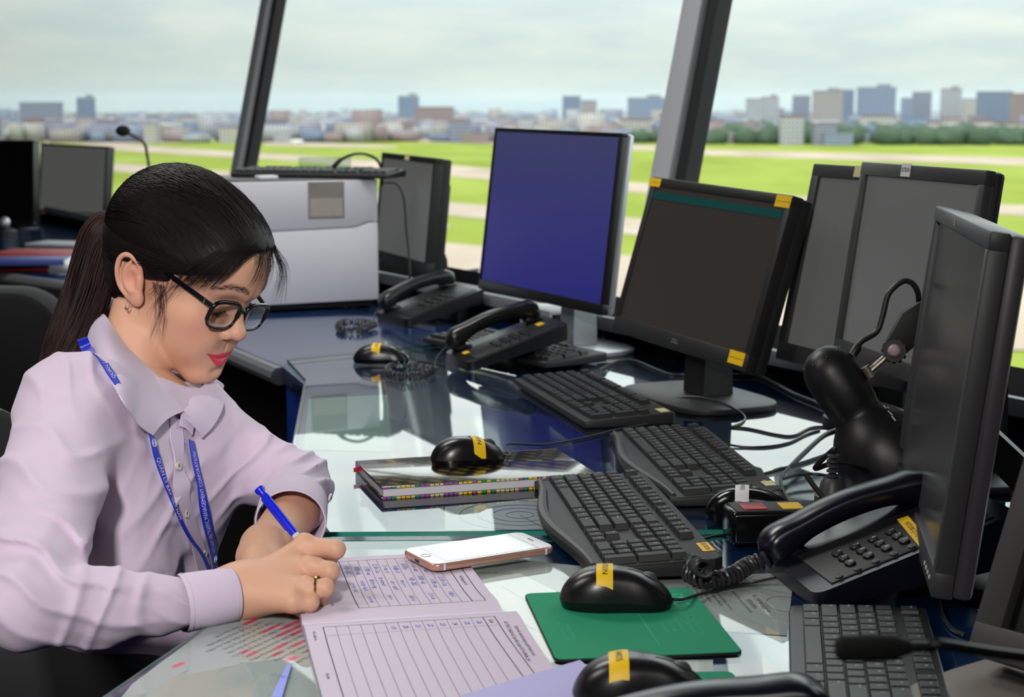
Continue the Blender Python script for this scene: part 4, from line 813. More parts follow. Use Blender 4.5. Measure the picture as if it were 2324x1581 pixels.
telephone('black desk telephone farther back in front of small monitor', (-.20, 4.08), -math.pi/2+.52, 0, PHB, Wp=.175, Dp=.215, h0=.020, h1=.030, digits=False, leg_h=.055,
          coilpts=([gp(850, 735, .012), gp(815, 748, .010), gp(775, 748, .010), gp(772, 735, .012), gp(800, 730, .012), gp(842, 733, .016)], .0075, 26, .002))
hp = at(1900, 1597, 1.25)
telephone('black telephone handset end cut off by bottom edge right of centre', (hp.x-.11, hp.y-.060), -math.pi/2-.04, G2Z, NAVY, Wp=.18, Dp=.22, h0=.018, h1=.060, digits=False)
# ================================================================ desk radio box, power strip, lamp, microphones
bx = gp(1276, 782, 0); r = thing('desk_radio', 'small white box with two dark fronts under the blue screen', 'desk radio', (bx.x, bx.y+.06, DESK), .45)
MB().box((0, 0, .039), (.135, .15, .078), mat('grey_white_case', 'c9c9c9', .5), .004).build('case', r, world=False)
MB().box((-.033, -.0755, .038), (.060, .003, .066), BLKG, .002).build('left_display', r, world=False); MB().box((.033, -.0755, .038), (.060, .003, .066), BLK, .002).build('right_panel', r, world=False)
MB().box((-.033, -.0772, .042), (.034, .001, .018), mat('green_lcd', '1f3a2c', .2)).build('lcd', r, world=False)
for i in range(3): MB().lathe([(.006, 0), (.005, .006)], DGREY, 14, TRS((.016+.016*i, -.077, .022), rx=math.pi/2)).build('knob', r, world=False)
pq = at(1290, 712, 3.62); MB().box((pq.x, pq.y, DESK+.0865), (.022, .012, .016), mat('pink_clip', 'e06a78', .5), .003).build('binder_clip', label='small pink clip on top of the white box', cat='clip')
c, a = kb_place([(970, 782), (1215, 838), (1362, 800), (1110, 752)], .02)
keyboard('black keyboard partly on silver plate behind the middle telephone', c, a+.02, 'tall', False, Lk=.45, Wk=.155, z=.0135)
sp = MB(); g_ = [gp(1200, 842, .01), gp(1409, 828, .01), gp(1370, 800, .01), gp(1225, 800, .01)]
# power strip
s0, s1 = gp(1657, 1247, 0), gp(1872, 1241, 0); sd_ = (s1-s0).normalized(); ang = math.atan2(sd_.y, sd_.x)
ps_ = thing('power_strip', 'black power strip with red socket and plug left of hotline telephone', 'power strip', (s0.x+sd_.x*.10, s0.y+sd_.y*.10+.028, DESK+G2Z), ang)
MB().box((0, 0, .02), (.20, .058, .040), BLKG, .005, seg=3).build('body', ps_, world=False)
MB().box((0, 0, .0405), (.19, .046, .002), BLKM, .001).build('socket_plate', ps_, world=False)
MB().box((-.070, -.004, .042), (.030, .030, .002), mat('red_socket', 'a81828', .4), .001).build('red_socket', ps_, world=False); MB().box((-.024, -.004, .042), (.026, .030, .001), YEL).build('label_sticker', ps_, world=False)
MB().box((.075, .008, .046), (.018, .016, .012), mat('red_lit_switch', 'c01010', .3, emit='ff2010', estr=.6), .002).build('switch', ps_, world=False)
pg = thing('power_plug', 'black power plug with ribbed strain relief standing in power strip', 'power plug', ps_.matrix_basis @ V((.028, 0, .0425)), ang)
MB().lathe([(.021, 0), (.021, .010), (.017, .013), (.014, .026), (.010, .032)], DGREY, 20).build('plug_body', pg, world=False)
rb_ = MB(); 
for i in range(5): rb_.lathe([(.0045, .032+i*.006), (.0075, .033+i*.006), (.0075, .0355+i*.006), (.0045, .037+i*.006)], DGREY, 16)
rb_.build('strain_relief', pg, world=False)
X = wmat(pg).inverted(); cm = MB(); cm.tube(smooth_path([V((0, 0, .060)), V((0, 0, .066)), X @ at(1850, 1062, 2.04), X @ at(1890, 1052, 2.06), X @ at(1950, 1060, 2.12), X @ at(2010, 1090, 2.2)], 8), .0033, CABLE, 8); cm.build('cord', pg, world=False)
cm = MB(); cm.tube([at(1829, 1076, 1.985), at(1845, 1100, 1.975), at(1893, 1160, 1.955)], .0032, CABLE, 8); cm.build('loose_cable', label='short stiff black cable leaning on the power plug', cat='cable')
# desk lamp
LD_ = 2.20; ax = (at(1983, 1015, LD_)-at(1880, 850, LD_)); lo_ = at(1886, 846, LD_); 
az = (at(1886+53.7, 846+84.4, LD_)-lo_).normalized(); az = (az+V((0, -.02, 0))).normalized()
LB = thing('desk_lamp', 'black metal desk lamp head hanging in front of monitors', 'desk lamp', (1.02, 2.42, DESK+G1Z))
XL = frame_from(az); XL.translation = lo_
LM = mat('black_enamel', '131216', .42, spec=.5, var=.25, vscale=30)
prof = [(.0005, -.0365), (.014, -.034), (.025, -.027), (.0325, -.016), (.0362, -.002), (.0362, .030), (.0345, .052), (.0325, .060), (.034, .066), (.045, .078), (.055, .092), (.0615, .108), (.0655, .130), (.066, .176), (.065, .179)]
sh = MB(); sh.lathe(prof, LM, 48, XL, caps=False); sh.lathe([(r-.0015, z) for r, z in prof[::-1]], mat('white_lamp_inside', 'd8d4cc', .5), 48, XL, caps=False)
for i in range(9):
    a_ = i*2*math.pi/9; q = XL @ V((.0285*math.cos(a_), .0285*math.sin(a_), -.0225)); sh.sphere((q.x, q.y, q.z), .0022, BLK, sub=1)
shv, shf = list(sh.v), list(sh.f); shd = sh.build('lamp_shade', LB)
from mathutils.bvhtree import BVHTree as _BVH
bl_ = _BVH.FromPolygons([V(p) for p in shv], shf); sc_m = MB()
for (ax_, ay_, bx_, by_, w_) in ((2002, 914, 2016, 926, 2.5), (2004, 920, 2010, 926, 2), (2018, 936, 2024, 942, 2.5), (2022, 944, 2031, 955, 3), (2014, 932, 2018, 936, 2)):
    ps_s = []
    for px_, py_ in ((ax_, ay_), (bx_, by_), (bx_+w_, by_-1), (ax_+w_, ay_-1)):
        h_ = bl_.ray_cast(CAM, ray(px_, py_).normalized())
        if h_[0] is not None: ps_s.append(h_[0]-ray(px_, py_).normalized()*.0006)
    if len(ps_s) == 4: sc_m.quad(ps_s, LEG)
if sc_m.v: sc_m.build('paint_scratch', shd, sharp=0)
j0, j1 = at(1972, 846, LD_-.01), at(2024, 800, LD_-.01)
MB().tube([j0, j1], .0055, CHROME, 12).tube([at(1962, 832, LD_-.02), at(1976, 856, LD_-.02)], .006, CHROME, 10).build('metal_stem', LB)
jb = MB(); jx = frame_from(at(2030, 795, LD_)-CAM); jx.translation = at(2030, 796, LD_-.012); jb.lathe([(.0145, -.012), (.0145, .010), (.012, .012)], BLKM, 24, jx)
for k in range(12):
    q = jx @ V((.0145*math.cos(k*.5236), .0145*math.sin(k*.5236), -.002)); jb.sphere((q.x, q.y, q.z), .003, BLKM, sub=1)
jnt = jb.build('joint', LB); kb = MB(); kb.lathe([(.009, -.004), (.0085, .0), (.006, .004), (.0003, .006)], mat('pinkish_knob', 'b89aa0', .3), 20, frame_from(CAM-at(2030, 796, LD_)) ); kb.v = [tuple(V(p)+at(2030, 796, LD_-.028)) for p in kb.v]; kb.build('knob', jnt)
br = MB(); br.prism([(-.03, -.012), (.05, -.012), (.05, .03), (.02, .034), (-.03, .012)], -.006, .006, BLKM, .002, X=M.Translation(at(2055, 775, LD_+.01)) @ TRS(rx=math.pi/2, ry=-.7)); br.build('bracket', LB)
el = V((1.02, 2.42, DESK+.46)); br = MB(); br.tube([at(2062, 760, LD_+.01), el], .007, BLKM, 10); br.build('upper_arm', LB); br = MB(); br.tube([el, V((1.02, 2.42, DESK+.04))], .007, BLKM, 10); br.build('lower_arm', LB)
MB().lathe([(.085, 0), (.085, .02), (.07, .028), (.02, .032), (.014, .06)], BLKM, 36, TRS((1.02, 2.42, DESK+G1Z))).build('base', LB)
cm = MB(); cm.tube(smooth_path([at(1940, 795, LD_), at(1955, 775, LD_), at(1990, 752, LD_), at(2004, 715, LD_), at(2018, 665, LD_), at(2055, 637, LD_), at(2082, 660, LD_), at(2086, 720, LD_+.02)], 8), .0038, CABLE, 8); cm.build('cord', LB)
gm = MB(); gm.lathe([(.006, 0), (.006, .012), (.004, .016)], BLK, 12, frame_from(at(1955, 775, LD_)-at(1930, 812, LD_))); gm.v = [tuple(V(p)+at(1934, 806, LD_)) for p in gm.v]; gm.build('cord_grommet', LB)
# foreground microphone
mc = thing('gooseneck_microphone', 'blurred black microphone tip reaching over the thin keyboard', 'microphone', (.60, 1.02, DESK+G2Z))
q0, q1 = at(1893, 1471, 1.0), at(2052, 1468, 1.0)
mh = MB(); dq = (q1-q0); XX = frame_from(dq); XX.translation = q0; Lq = dq.length; mh.lathe([(.0005, 0), (.005, .0008), (.0075, .004), (.0082, .02), (.0078, Lq-.006), (.005, Lq), (.004, Lq+.004)], mat('black_foam', '0b0b0b', .9), 24, XX); mh.build('capsule', mc)
mn = MB(); mn.tube(smooth_path([q1, at(2110, 1467, 1.0), at(2200, 1472, 1.0), V((.46, 1.01, .90)), V((.60, 1.02, .80)), V((.60, 1.02, .775))], 8), .0035, BLK, 10); mn.build('gooseneck', mc)
MB().lathe([(.045, 0), (.045, .018), (.035, .026), (.006, .03)], BLK, 28, TRS((.60, 1.02, DESK+G2Z))).build('base', mc)
# far gooseneck microphone by the left window
md = 5.6; mt = at(338, 470, md); mc = thing('gooseneck_microphone', 'black gooseneck microphone silhouetted in the left window', 'microphone', (mt.x, mt.y, DESK))
hd = at(279, 297, md); MB().sphere((hd.x, hd.y, hd.z), .0215, MATS['black_foam'], sc=(1.15, 1, .85)).build('capsule', mc)
MB().tube(smooth_path([at(292, 303, md), at(310, 312, md), at(328, 326, md), at(334, 352, md), at(339, 400, md), V((mt.x, mt.y, DESK+.02))], 8), .0055, BLK, 8).build('gooseneck', mc)
MB().lathe([(.05, 0), (.05, .02), (.02, .03)], BLK, 24, TRS((mt.x, mt.y, DESK))).build('base', mc)
sg = at(328, 402, 5.9); sr = thing('desk_sign', 'small pale lavender sign box behind the far microphone', 'sign', (sg.x, sg.y, DESK)); MB().box((0, 0, .14), (.055, .035, .28), mat('lavender_card', 'a9a6bd', .6), .003).build('card', sr, world=False); MB().box((0, 0, .006), (.09, .08, .012), DGREY, .002).build('foot', sr, world=False)
# ================================================================ loose cables on the desk
def dcable(label, pts, r=.0018, zz=G1Z):
    mb = MB(); mb.tube(smooth_path([gp(p[0], p[1], (p[2] if len(p) > 2 else zz+r)) for p in pts], 8), r, CABLE, 7); return mb.build('loose_cable', label=label, cat='cable')
dcable('thin cable looping over the foot of dark tilted monitor', [(1475, 918), (1520, 905, .016), (1570, 900, .022), (1620, 908, .022), (1665, 925, .02), (1690, 945), (1684, 958), (1660, 968)])
dcable('thin cable from the monitor foot curving right to the lamp', [(1660, 968), (1700, 972), (1760, 985), (1800, 988), (1840, 970), (1880, 968), (1930, 972)])
dcable('thin cable behind the cream stickered keyboard running right', [(1570, 985, .02), (1620, 1000, .014), (1680, 1013), (1740, 1013), (1790, 1004), (1830, 985), (1860, 975)])
dcable('cable crossing the white reflection towards power strip', [(1905, 972), (1870, 985), (1830, 1020), (1790, 1060), (1773, 1085), (1776, 1110), (1800, 1150), (1830, 1165)], .0024)
dcable('cable sloping up from cream stickered keyboard to the lamp shade', [(1724, 1078), (1780, 1062), (1850, 1040), (1930, 1010), (1990, 985)], .0024)
dcable('cable bending round the power plug', [(1773, 1087), (1810, 1078), (1860, 1076), (1920, 1092), (1940, 1120), (1920, 1148), (1900, 1160)], .0022)
dcable('thick cable from dark monitor to the charcoal monitors', [(1660, 850), (1720, 852), (1760, 870), (1800, 892), (1850, 912), (1890, 930), (1940, 950)], .0035)
dcable('second thick cable beside the charcoal monitor feet', [(1700, 838), (1760, 852), (1820, 858), (1880, 868), (1930, 880)], .0035)
dcable('thin cable from the silver plate passing behind the dark monitor neck', [(1360, 838, .02), (1400, 820), (1440, 818), (1490, 838), (1530, 850), (1590, 845), (1660, 838)])
dcable('thin cable under the blue screen running to the dark monitor', [(1340, 770), (1370, 776), (1410, 790), (1440, 800), (1480, 790), (1500, 780)])
dcable('black cable behind the far telephone', [(1060, 715), (1100, 705), (1150, 692), (1200, 690)], .0026, 0)
dcable('second black cable behind the far telephone', [(1050, 690), (1110, 690), (1170, 688), (1240, 700)], .0022, 0)
dcable('bundle cable on the sill side behind the small monitor', [(985, 612), (1020, 628), (1050, 618), (1085, 612)], .006, .01)
dcable('dark cable behind the big edge on monitor', [(1985, 1090), (2010, 1110), (2040, 1140), (2060, 1180)], .003)
dcable('cable hanging at the foot of big edge on monitor', [(2130, 1360), (2138, 1395), (2160, 1425), (2190, 1440)], .0022, G2Z)
dcable('thin cable below the power strip', [(1575, 1228), (1620, 1216), (1655, 1212)], .0018, G2Z)
# ================================================================ far left console: folders, papers, chair
def slab(name, label, px, py, w, d, h, m, rz, cat, z=0):
    p = gp(px, py, z); r = thing(name, label, cat, (p.x, p.y, DESK+z), rz); MB().box((0, 0, h/2), (w, d, h), m, .003).build('cover', r, world=False); MB().box((.004, 0, h/2), (w, d*.94, h*.7), PAPER).build('pages', r, world=False); return r
RED = mat('red_folder', 'a01824', .5)
slab('folder', 'red folder at the back of far left console', 120, 588, .40, .26, .025, RED, -.15, 'folder'); slab('folder', 'red folder nearest the edge of the far left console', 20, 608, .34, .20, .022, RED, -.1, 'folder'); slab('folder', 'blue folder between the red folders at far left', 60, 598, .26, .16, .018, mat('blue_folder', '2b3c80', .5), .1, 'folder', .026)
slab('paper_stack', 'white paper stack on the far left console beside ponytail', 150, 612, .22, .12, .012, PAPER, -.2, 'paper'); slab('paper_stack', 'pale papers behind the red folders at far left', 150, 556, .26, .16, .010, PAPERG, -.3, 'paper')
pp = gp(12, 535, 0); r = thing('desk_ornament', 'small grey ball on a dark stand at the left edge', 'ornament', (pp.x, pp.y, DESK)); MB().sphere((0, 0, .055), .022, SILV).build('ball', r, world=False); MB().lathe([(.05, 0), (.05, .02), (.02, .035)], BLK, 20).build('stand', r, world=False)
# office chairs
CHF = mat('black_chair_fabric', '0d0d10', .9, sheen=.1)
def chair(label, loc, rz):
    r = thing('office_chair', label, 'chair', loc, rz)
    def bk(u, v): x = -.23+.46*u; w = (1-(2*u-1)**2*.0); return V((x*(1-.18*v**3), .22+.05*v-.06*(2*u-1)**2*-1*.5, .52+.52*v))
    b = MB(); b.prism(rrect(.44, .36, .12, 8), -.04, .04, CHF, .02, X=TRS((0, .25, .67), rx=math.pi/2-.12)); b.build('backrest', r, world=False)
    MB().prism(rrect(.50, .48, .10, 8), .41, .49, CHF, .025).build('seat', r, world=False); MB().tube([(0, .2, .42), (0, .29, .5), (0, .30, .7)], .018, BLK, 8).build('back_support', r, world=False); MB().lathe([(.03, .10), (.03, .40)], BLK, 14).build('gas_column', r, world=False)
    for k in range(5):
        a = k*2*math.pi/5; MB().tube([(0, 0, .11), (.28*math.cos(a), .28*math.sin(a), .07)], [.025, .016], BLK, 8).build('leg', r, world=False); MB().lathe([(.027, -.014), (.027, .014)], BLK, 14, TRS((.28*math.cos(a), .28*math.sin(a), .028), rx=math.pi/2, rz=a)).build('caster', r, world=False)
    return r
cp = at(20, 760, 4.0); chair('black office chair by the far left console', (cp.x, cp.y+.25, 0), math.pi-.2)
# ================================================================ the woman: implicit surfaces meshed with surface nets
from mathutils.bvhtree import BVHTree
f32 = np.float32
def A(p): return np.array(p, f32)
def sph(P, c, r): return np.linalg.norm(P-A(c), axis=1)-r
def ell(P, c, r, R=None):
    q = P-A(c)
    if R is not None: q = q @ A(R)
    r = A(r); k0 = np.linalg.norm(q/r, axis=1); k1 = np.linalg.norm(q/(r*r), axis=1)+1e-9
    return k0*(k0-1)/k1
def rc(P, a, b, ra, rb):
    a = A(a); ba = A(b)-a; q = P-a; t = np.clip((q @ ba)/max(float(ba @ ba), 1e-12), 0, 1)
    return np.linalg.norm(q-t[:, None]*ba, axis=1)-(ra+(rb-ra)*t)
def smin(a, b, k):
    h = np.clip(.5+.5*(b-a)/k, 0, 1); return b+(a-b)*h-k*h*(1-h)
def smax(a, b, k): return -smin(-a, -b, k)
def chain(P, pts, rs, k=.004):
    d = None
    for i in range(len(pts)-1):
        e = rc(P, pts[i], pts[i+1], rs[i], rs[i+1]); d = e if d is None else smin(d, e, k)
    return d
def nets(f, lo, hi, h, B=8, keep=None):
    """mesh of f = 0 inside the box lo..hi with cell size h (sparse blocks, surface nets)"""
    lo = np.array(lo, float); nb = np.maximum(1, np.ceil((np.array(hi)-lo)/(h*B)).astype(int)); n = nb*B
    ci = np.stack(np.meshgrid(*[np.arange(k) for k in nb], indexing='ij'), -1).reshape(-1, 3)
    cd_ = f((lo+(ci+.5)*B*h).astype(f32)); act = np.abs(cd_) < B*h*1.05
    S = np.where(cd_ < 0, -1., 1.).astype(f32).reshape(nb)
    G = np.repeat(np.repeat(np.repeat(S, B, 0), B, 1), B, 2)
    loc = np.stack(np.meshgrid(*[np.arange(B)]*3, indexing='ij'), -1).reshape(-1, 3)
    for s in range(0, int(act.sum()), 600):
        idx = (ci[act][s:s+600, None, :]*B+loc[None]).reshape(-1, 3)
        G[idx[:, 0], idx[:, 1], idx[:, 2]] = f((lo+idx*h).astype(f32))
    neg = G < 0; c = neg[:-1, :-1, :-1].astype(np.int8)
    for o in ((1, 0, 0), (0, 1, 0), (0, 0, 1), (1, 1, 0), (1, 0, 1), (0, 1, 1), (1, 1, 1)):
        c = c+neg[o[0]:n[0]-1+o[0], o[1]:n[1]-1+o[1], o[2]:n[2]-1+o[2]]
    cells = np.argwhere((c > 0) & (c < 8)); vid = -np.ones(tuple(n-1), np.int32); vid[tuple(cells.T)] = np.arange(len(cells))
    acc = np.zeros((len(cells), 3)); cnt = np.zeros(len(cells))
    cor = [(i, j, k) for i in (0, 1) for j in (0, 1) for k in (0, 1)]
    for a in cor:
        for ax in range(3):
            if a[ax]: continue
            b = list(a); b[ax] = 1
            va = G[tuple((cells+a).T)]; vb = G[tuple((cells+b).T)]; m = (va < 0) != (vb < 0)
            t = np.where(m, va/np.where(m, va-vb, 1), 0); p = np.array(a, float)+np.zeros((len(cells), 3)); p[:, ax] += t
            acc += p*m[:, None]; cnt += m
    vs = lo+(cells+acc/cnt[:, None])*h
    fs = []
    for ax in range(3):
        u, w = [(1, 2), (2, 0), (0, 1)][ax]; sh = [slice(1, -1)]*3; sh[ax] = slice(0, -1)
        A0 = neg[tuple(sh)]; s2 = list(sh); s2[ax] = slice(1, None); B0 = neg[tuple(s2)]
        e = np.argwhere(A0 != B0); 
        off = np.ones(3, int); off[ax] = 0; e2 = e+off; fl = A0[tuple(e.T)]
        def v(du, dw):
            q = e2.copy(); q[:, u] -= du; q[:, w] -= dw; ok = (q < n-1).all(1); r = np.full(len(q), -1); r[ok] = vid[tuple(q[ok].T)]; return r
        q = np.stack([v(1, 1), v(0, 1), v(0, 0), v(1, 0)], 1); q[~fl] = q[~fl][:, ::-1]; fs.append(q[(q >= 0).all(1)])
    return vs, np.concatenate(fs)
def relax(vs, fs, it=2, lam=.5):
    n = len(vs)
    for _ in range(it):
        acc = np.zeros_like(vs); c = np.zeros(n)
        for a, b in ((0, 1), (1, 2), (2, 3), (3, 0)):
            np.add.at(acc, fs[:, a], vs[fs[:, b]]); np.add.at(acc, fs[:, b], vs[fs[:, a]]); np.add.at(c, fs[:, a], 1); np.add.at(c, fs[:, b], 1)
        vs = vs+(acc/np.maximum(c, 1)[:, None]-vs)*lam
    return vs
def W3(px, py, d): return np.array(at(px, py, d))
# ---------------------------------------------------------------- head frame (x forward, y her left, z up; origin between the ears)
HR = np.array([[0.8317, 0.4356, 0.3442], [-0.3966, 0.9, -0.1806], [-0.3885, 0.0137, 0.9213]]); HO = np.array([-0.4256, 2.1321, 1.0526])
def toH(P): return (P-A(HO)) @ A(HR)
def fromH(p): return HO+HR @ np.array(p, float)
# body landmarks
NB = W3(292, 890, 2.12); SHR = W3(165, 925, 1.93); SHL = W3(425, 955, 2.17)
TF = np.array([.866, -.5, 0]); TS = np.array([-.5, -.866, 0])           # torso: forward, her right
ELR = W3(52, 1378, 1.60); WRR = W3(530, 1348, 1.715)
ELL = W3(676, 1095, 2.11); CUL = W3(660, 1180, 1.945)
HNR = toH(A(NB)[None])[0]
def head_sdf(P):
    p = toH(P); q = p.copy(); q[:, 1] = np.abs(q[:, 1]); D = None
    d = ell(p, (-.008, 0, .046), (.096, .073, .084))
    d = smin(d, ell(p, (.046, 0, .052), (.066, .063, .060)), .03)                       # forehead
    d = smin(d, ell(p, (.038, 0, -.020), (.052, .058, .070)), .03)
    d = smin(d, rc(q, (-.002, .048, -.046), (.068, .010, -.095), .0165, .0165), .03)       # jaw
    d = smin(d, ell(p, (.076, 0, -.092), (.0185, .021, .0175)), .016)                    # chin
    d = smin(d, ell(q, (.058, .037, -.018), (.028, .026, .027)), .02)                    # cheeks
    d = smin(d, ell(q, (.060, .030, -.050), (.026, .022, .026)), .02)
    d = smin(d, ell(p, (.071, 0, -.058), (.0218, .026, .027)), .028)                     # muzzle
    d = smin(d, rc(q, (.099, .010, .030), (.078, .046, .036), .0070, .006), .022)        # brow
    d = smax(d, -ell(q, (.108, .032, .010), (.0170, .018, .0120)), .016)                 # eye hollows
    d = smin(d, ell(q, (.0735, .032, .007), (.0150, .0160, .0132)), .004)                 # lids over the eyes
    d = smax(d, -rc(q, (.0915, .024, .0000), (.0850, .044, .0005), .0008, .0006), .0016)   # lash crease
    d = smax(d, -rc(q, (.0900, .022, .0135), (.0835, .046, .0125), .0008, .0006), .0025)   # lid fold
    d = smin(d, rc(p, (.088, 0, .016), (.1035, 0, -.020), .0065, .0085), .012)           # nose
    d = smin(d, ell(p, (.1055, 0, -.0255), (.0115, .0115, .0100)), .006)
    d = smin(d, ell(q, (.0965, .0125, -.0285), (.0105, .0068, .0080)), .0045)            # wings
    d = smax(d, -ell(q, (.1010, .0070, -.0375), (.0060, .0036, .0030)), .003)            # nostrils
    d = smin(d, ell(q, (.078, .026, -.036), (.013, .013, .014)), .016)   # fold by the mouth
    d = smax(d, -rc(p, (.0985, 0, -.042), (.0960, 0, -.052), .0009, .0012), .004)        # philtrum
    # lips
    up = np.minimum(rc(q, (.0912, .0035, -.0605), (.0868, .0140, -.0618), .0046, .0037), rc(q, (.0868, .0140, -.0618), (.0745, .0285, -.0580), .0037, .0010))
    lw = smin(rc(q, (.0930, 0, -.0730), (.0885, .0120, -.0712), .0058, .0045), rc(q, (.0885, .0120, -.0712), (.0750, .0275, -.0595), .0045, .0010), .003)
    d = smin(d, up, .0035); d = smin(d, lw, .0035)
    st = np.minimum(rc(q, (.0962, 0, -.0666), (.0892, .0145, -.0652), .0013, .0011), rc(q, (.0892, .0145, -.0652), (.0735, .0310, -.0566), .0011, .0008))
    zs = np.interp(q[:, 1], [0, .0145, .031], [-.0666, -.0652, -.0566]); d = d+np.where((q[:, 0] > .055) & (q[:, 1] < .033), .0020*np.exp(-((q[:, 2]-zs)/.00115)**2)*(1-np.clip(q[:, 1]/.033, 0, 1)**4), 0)
    d = smax(d, -ell(p, (.1020, 0, -.0850), (.0100, .016, .0045)), .008)                 # under the lip
    d = smin(d, rc(p, (-.036, 0, -.020), HNR, .0445, .0465), .008)                         # neck
    pass
    # ear on each side
    ea = q-A((-.017, 0, -.001)); cs_, sn_ = math.cos(.38), math.sin(.38); ea = np.stack([ea[:, 0]*cs_+ea[:, 2]*sn_, ea[:, 1], -ea[:, 0]*sn_+ea[:, 2]*cs_], 1)
    e = ell(ea, (-.001, .0740, .003), (.0180, .0058, .0310)); e = smin(e, ell(ea, (.006, .0725, -.0235), (.0085, .0050, .0100)), .008)
    hx = [np.array(v_) for v_ in smooth_path([(.0135, .0735, .004), (.0145, .0765, .017), (.008, .0795, .0285), (-.003, .0810, .0325), (-.013, .0815, .026), (-.0175, .0810, .010), (-.015, .0790, -.008), (-.005, .0760, -.022)], 5)]
    e = smin(e, chain(ea, hx, [.0024+.0008*math.sin(math.pi*i_/(len(hx)-1)) for i_ in range(len(hx))], .001), .0025)
    ah = [np.array(v_) for v_ in smooth_path([(.004, .0785, .024), (-.005, .0795, .014), (-.008, .0795, .000), (-.002, .0785, -.012), (.007, .0770, -.014)], 5)]
    e = smax(e, -ell(ea, (.004, .0815, .001), (.0070, .0065, .0110)), .004)
    e = smin(e, chain(ea, ah, [.0022]*len(ah), .001), .003)
    e = smin(e, rc(ea, (.0125, .0745, .002), (.0110, .0745, -.007), .0042, .0040), .003)
    d = smin(d, e, .003)
    return d
def hand_parts():
    R = dict(W=(545, 1338, 1.725))
    J = {}
    J['i'] = [(690, 1240, 1.765), (762, 1246, 1.752), (748, 1266, 1.778), (722, 1286, 1.80)]
    J['m'] = [(705, 1287, 1.738), (748, 1296, 1.728), (740, 1322, 1.752), (712, 1332, 1.78)]
    J['r'] = [(697, 1335, 1.708), (737, 1333, 1.706), (728, 1358, 1.730), (700, 1356, 1.752)]
    J['p'] = [(664, 1366, 1.690), (704, 1366, 1.694), (692, 1386, 1.712), (668, 1380, 1.730)]
    J['t'] = [(600, 1300, 1.785), (655, 1272, 1.812), (712, 1266, 1.812), (742, 1280, 1.806)]
    return {k: [W3(*q) for q in v] for k, v in J.items()}
HJ = hand_parts(); HW = W3(548, 1342, 1.728)
FR = dict(i=(.0112, .0098, .0085, .0070), m=(.0112, .0100, .0088, .0072), r=(.0106, .0096, .0084, .0070), p=(.0096, .0088, .0078, .0064), t=(.0150, .0120, .0105, .0085))
def rhand_sdf(P):
    fa = W3(440, 1362, 1.695)
    d = smin(rc(P, W3(420, 1352, 1.70), HW+np.array([0, .012, .006]), .021, .0185), rc(P, W3(420, 1372, 1.685), HW+np.array([0, -.010, -.002]), .021, .0180), .02)
    for k in 'imrp':
        d = smin(d, rc(P, HW, HJ[k][0], .0185, .0112), .020)
    d = smin(d, rc(P, HW, HJ['t'][0], .016, .015), .02)
    for k in 'imrpt':
        d = smin(d, chain(P, HJ[k], FR[k], .004), .0055 if k != 't' else .008)
    for k in 'imr':                                                     # knuckle caps
        d = smin(d, sph(P, HJ[k][0]+np.array([.001, -.003, .006]), .0085), .008)
    for a, b in (('i', 'm'), ('m', 'r'), ('r', 'p')):                    # hollows between the knuckles
        c = (HJ[a][0]+HJ[b][0])/2; d = smax(d, -sph(P, c+np.array([.008, -.012, .012]), .0060), .010)
    return d
LW = W3(603, 1232, 1.86); LJ = {}
LP = [W3(585, 1262, 1.825), W3(600, 1290, 1.815)]
def lhand_sdf(P):
    d = smin(rc(P, CUL+np.array([.0, .05, .01]), LW, .024, .0205), rc(P, CUL+np.array([.008, .05, .0]), LW+np.array([.010, 0, -.002]), .022, .0185), .02)
    base = W3(598, 1290, 1.80)
    d = smin(d, ell(P, W3(592, 1262, 1.825), (.026, .030, .020)), .02)
    d = smin(d, rc(P, LW+np.array([-.006, -.008, 0]), W3(580, 1290, 1.795), .017, .0125), .018)
    for k, (x0, y0, d0, x1, y1, d1, x2, y2, d2) in enumerate(((596, 1300, 1.775, 640, 1318, 1.778, 676, 1326, 1.785), (604, 1288, 1.79, 650, 1300, 1.795, 690, 1306, 1.80), (612, 1274, 1.81, 656, 1284, 1.815, 692, 1288, 1.82), (620, 1262, 1.83, 656, 1270, 1.838, 684, 1272, 1.842))):
        d = smin(d, chain(P, [W3(x0, y0, d0), W3(x1, y1, d1), W3(x2, y2, d2)], [.0105, .0092, .0075]), .006)
    d = smin(d, chain(P, [W3(580, 1265, 1.80), W3(574, 1292, 1.775), W3(582, 1302, 1.765)], [.0135, .0115, .0095]), .008)
    return d
SKIN = mat('skin', 'd9a583', .52, spec=.4, sss=.08, bump=.05, bscale=900)
def skin_material():
    nt = SKIN.node_tree; b = nt.nodes['Principled BSDF']; a = nt.nodes.new('ShaderNodeAttribute'); a.attribute_name = 'skin_tone'; nt.links.new(a.outputs['Color'], b.inputs['Base Color'])
skin_material()
SK = np.array(lin('d0a086')); LIP = np.array(lin('cf4358')); BLUSH = np.array(lin('d68f7c')); 
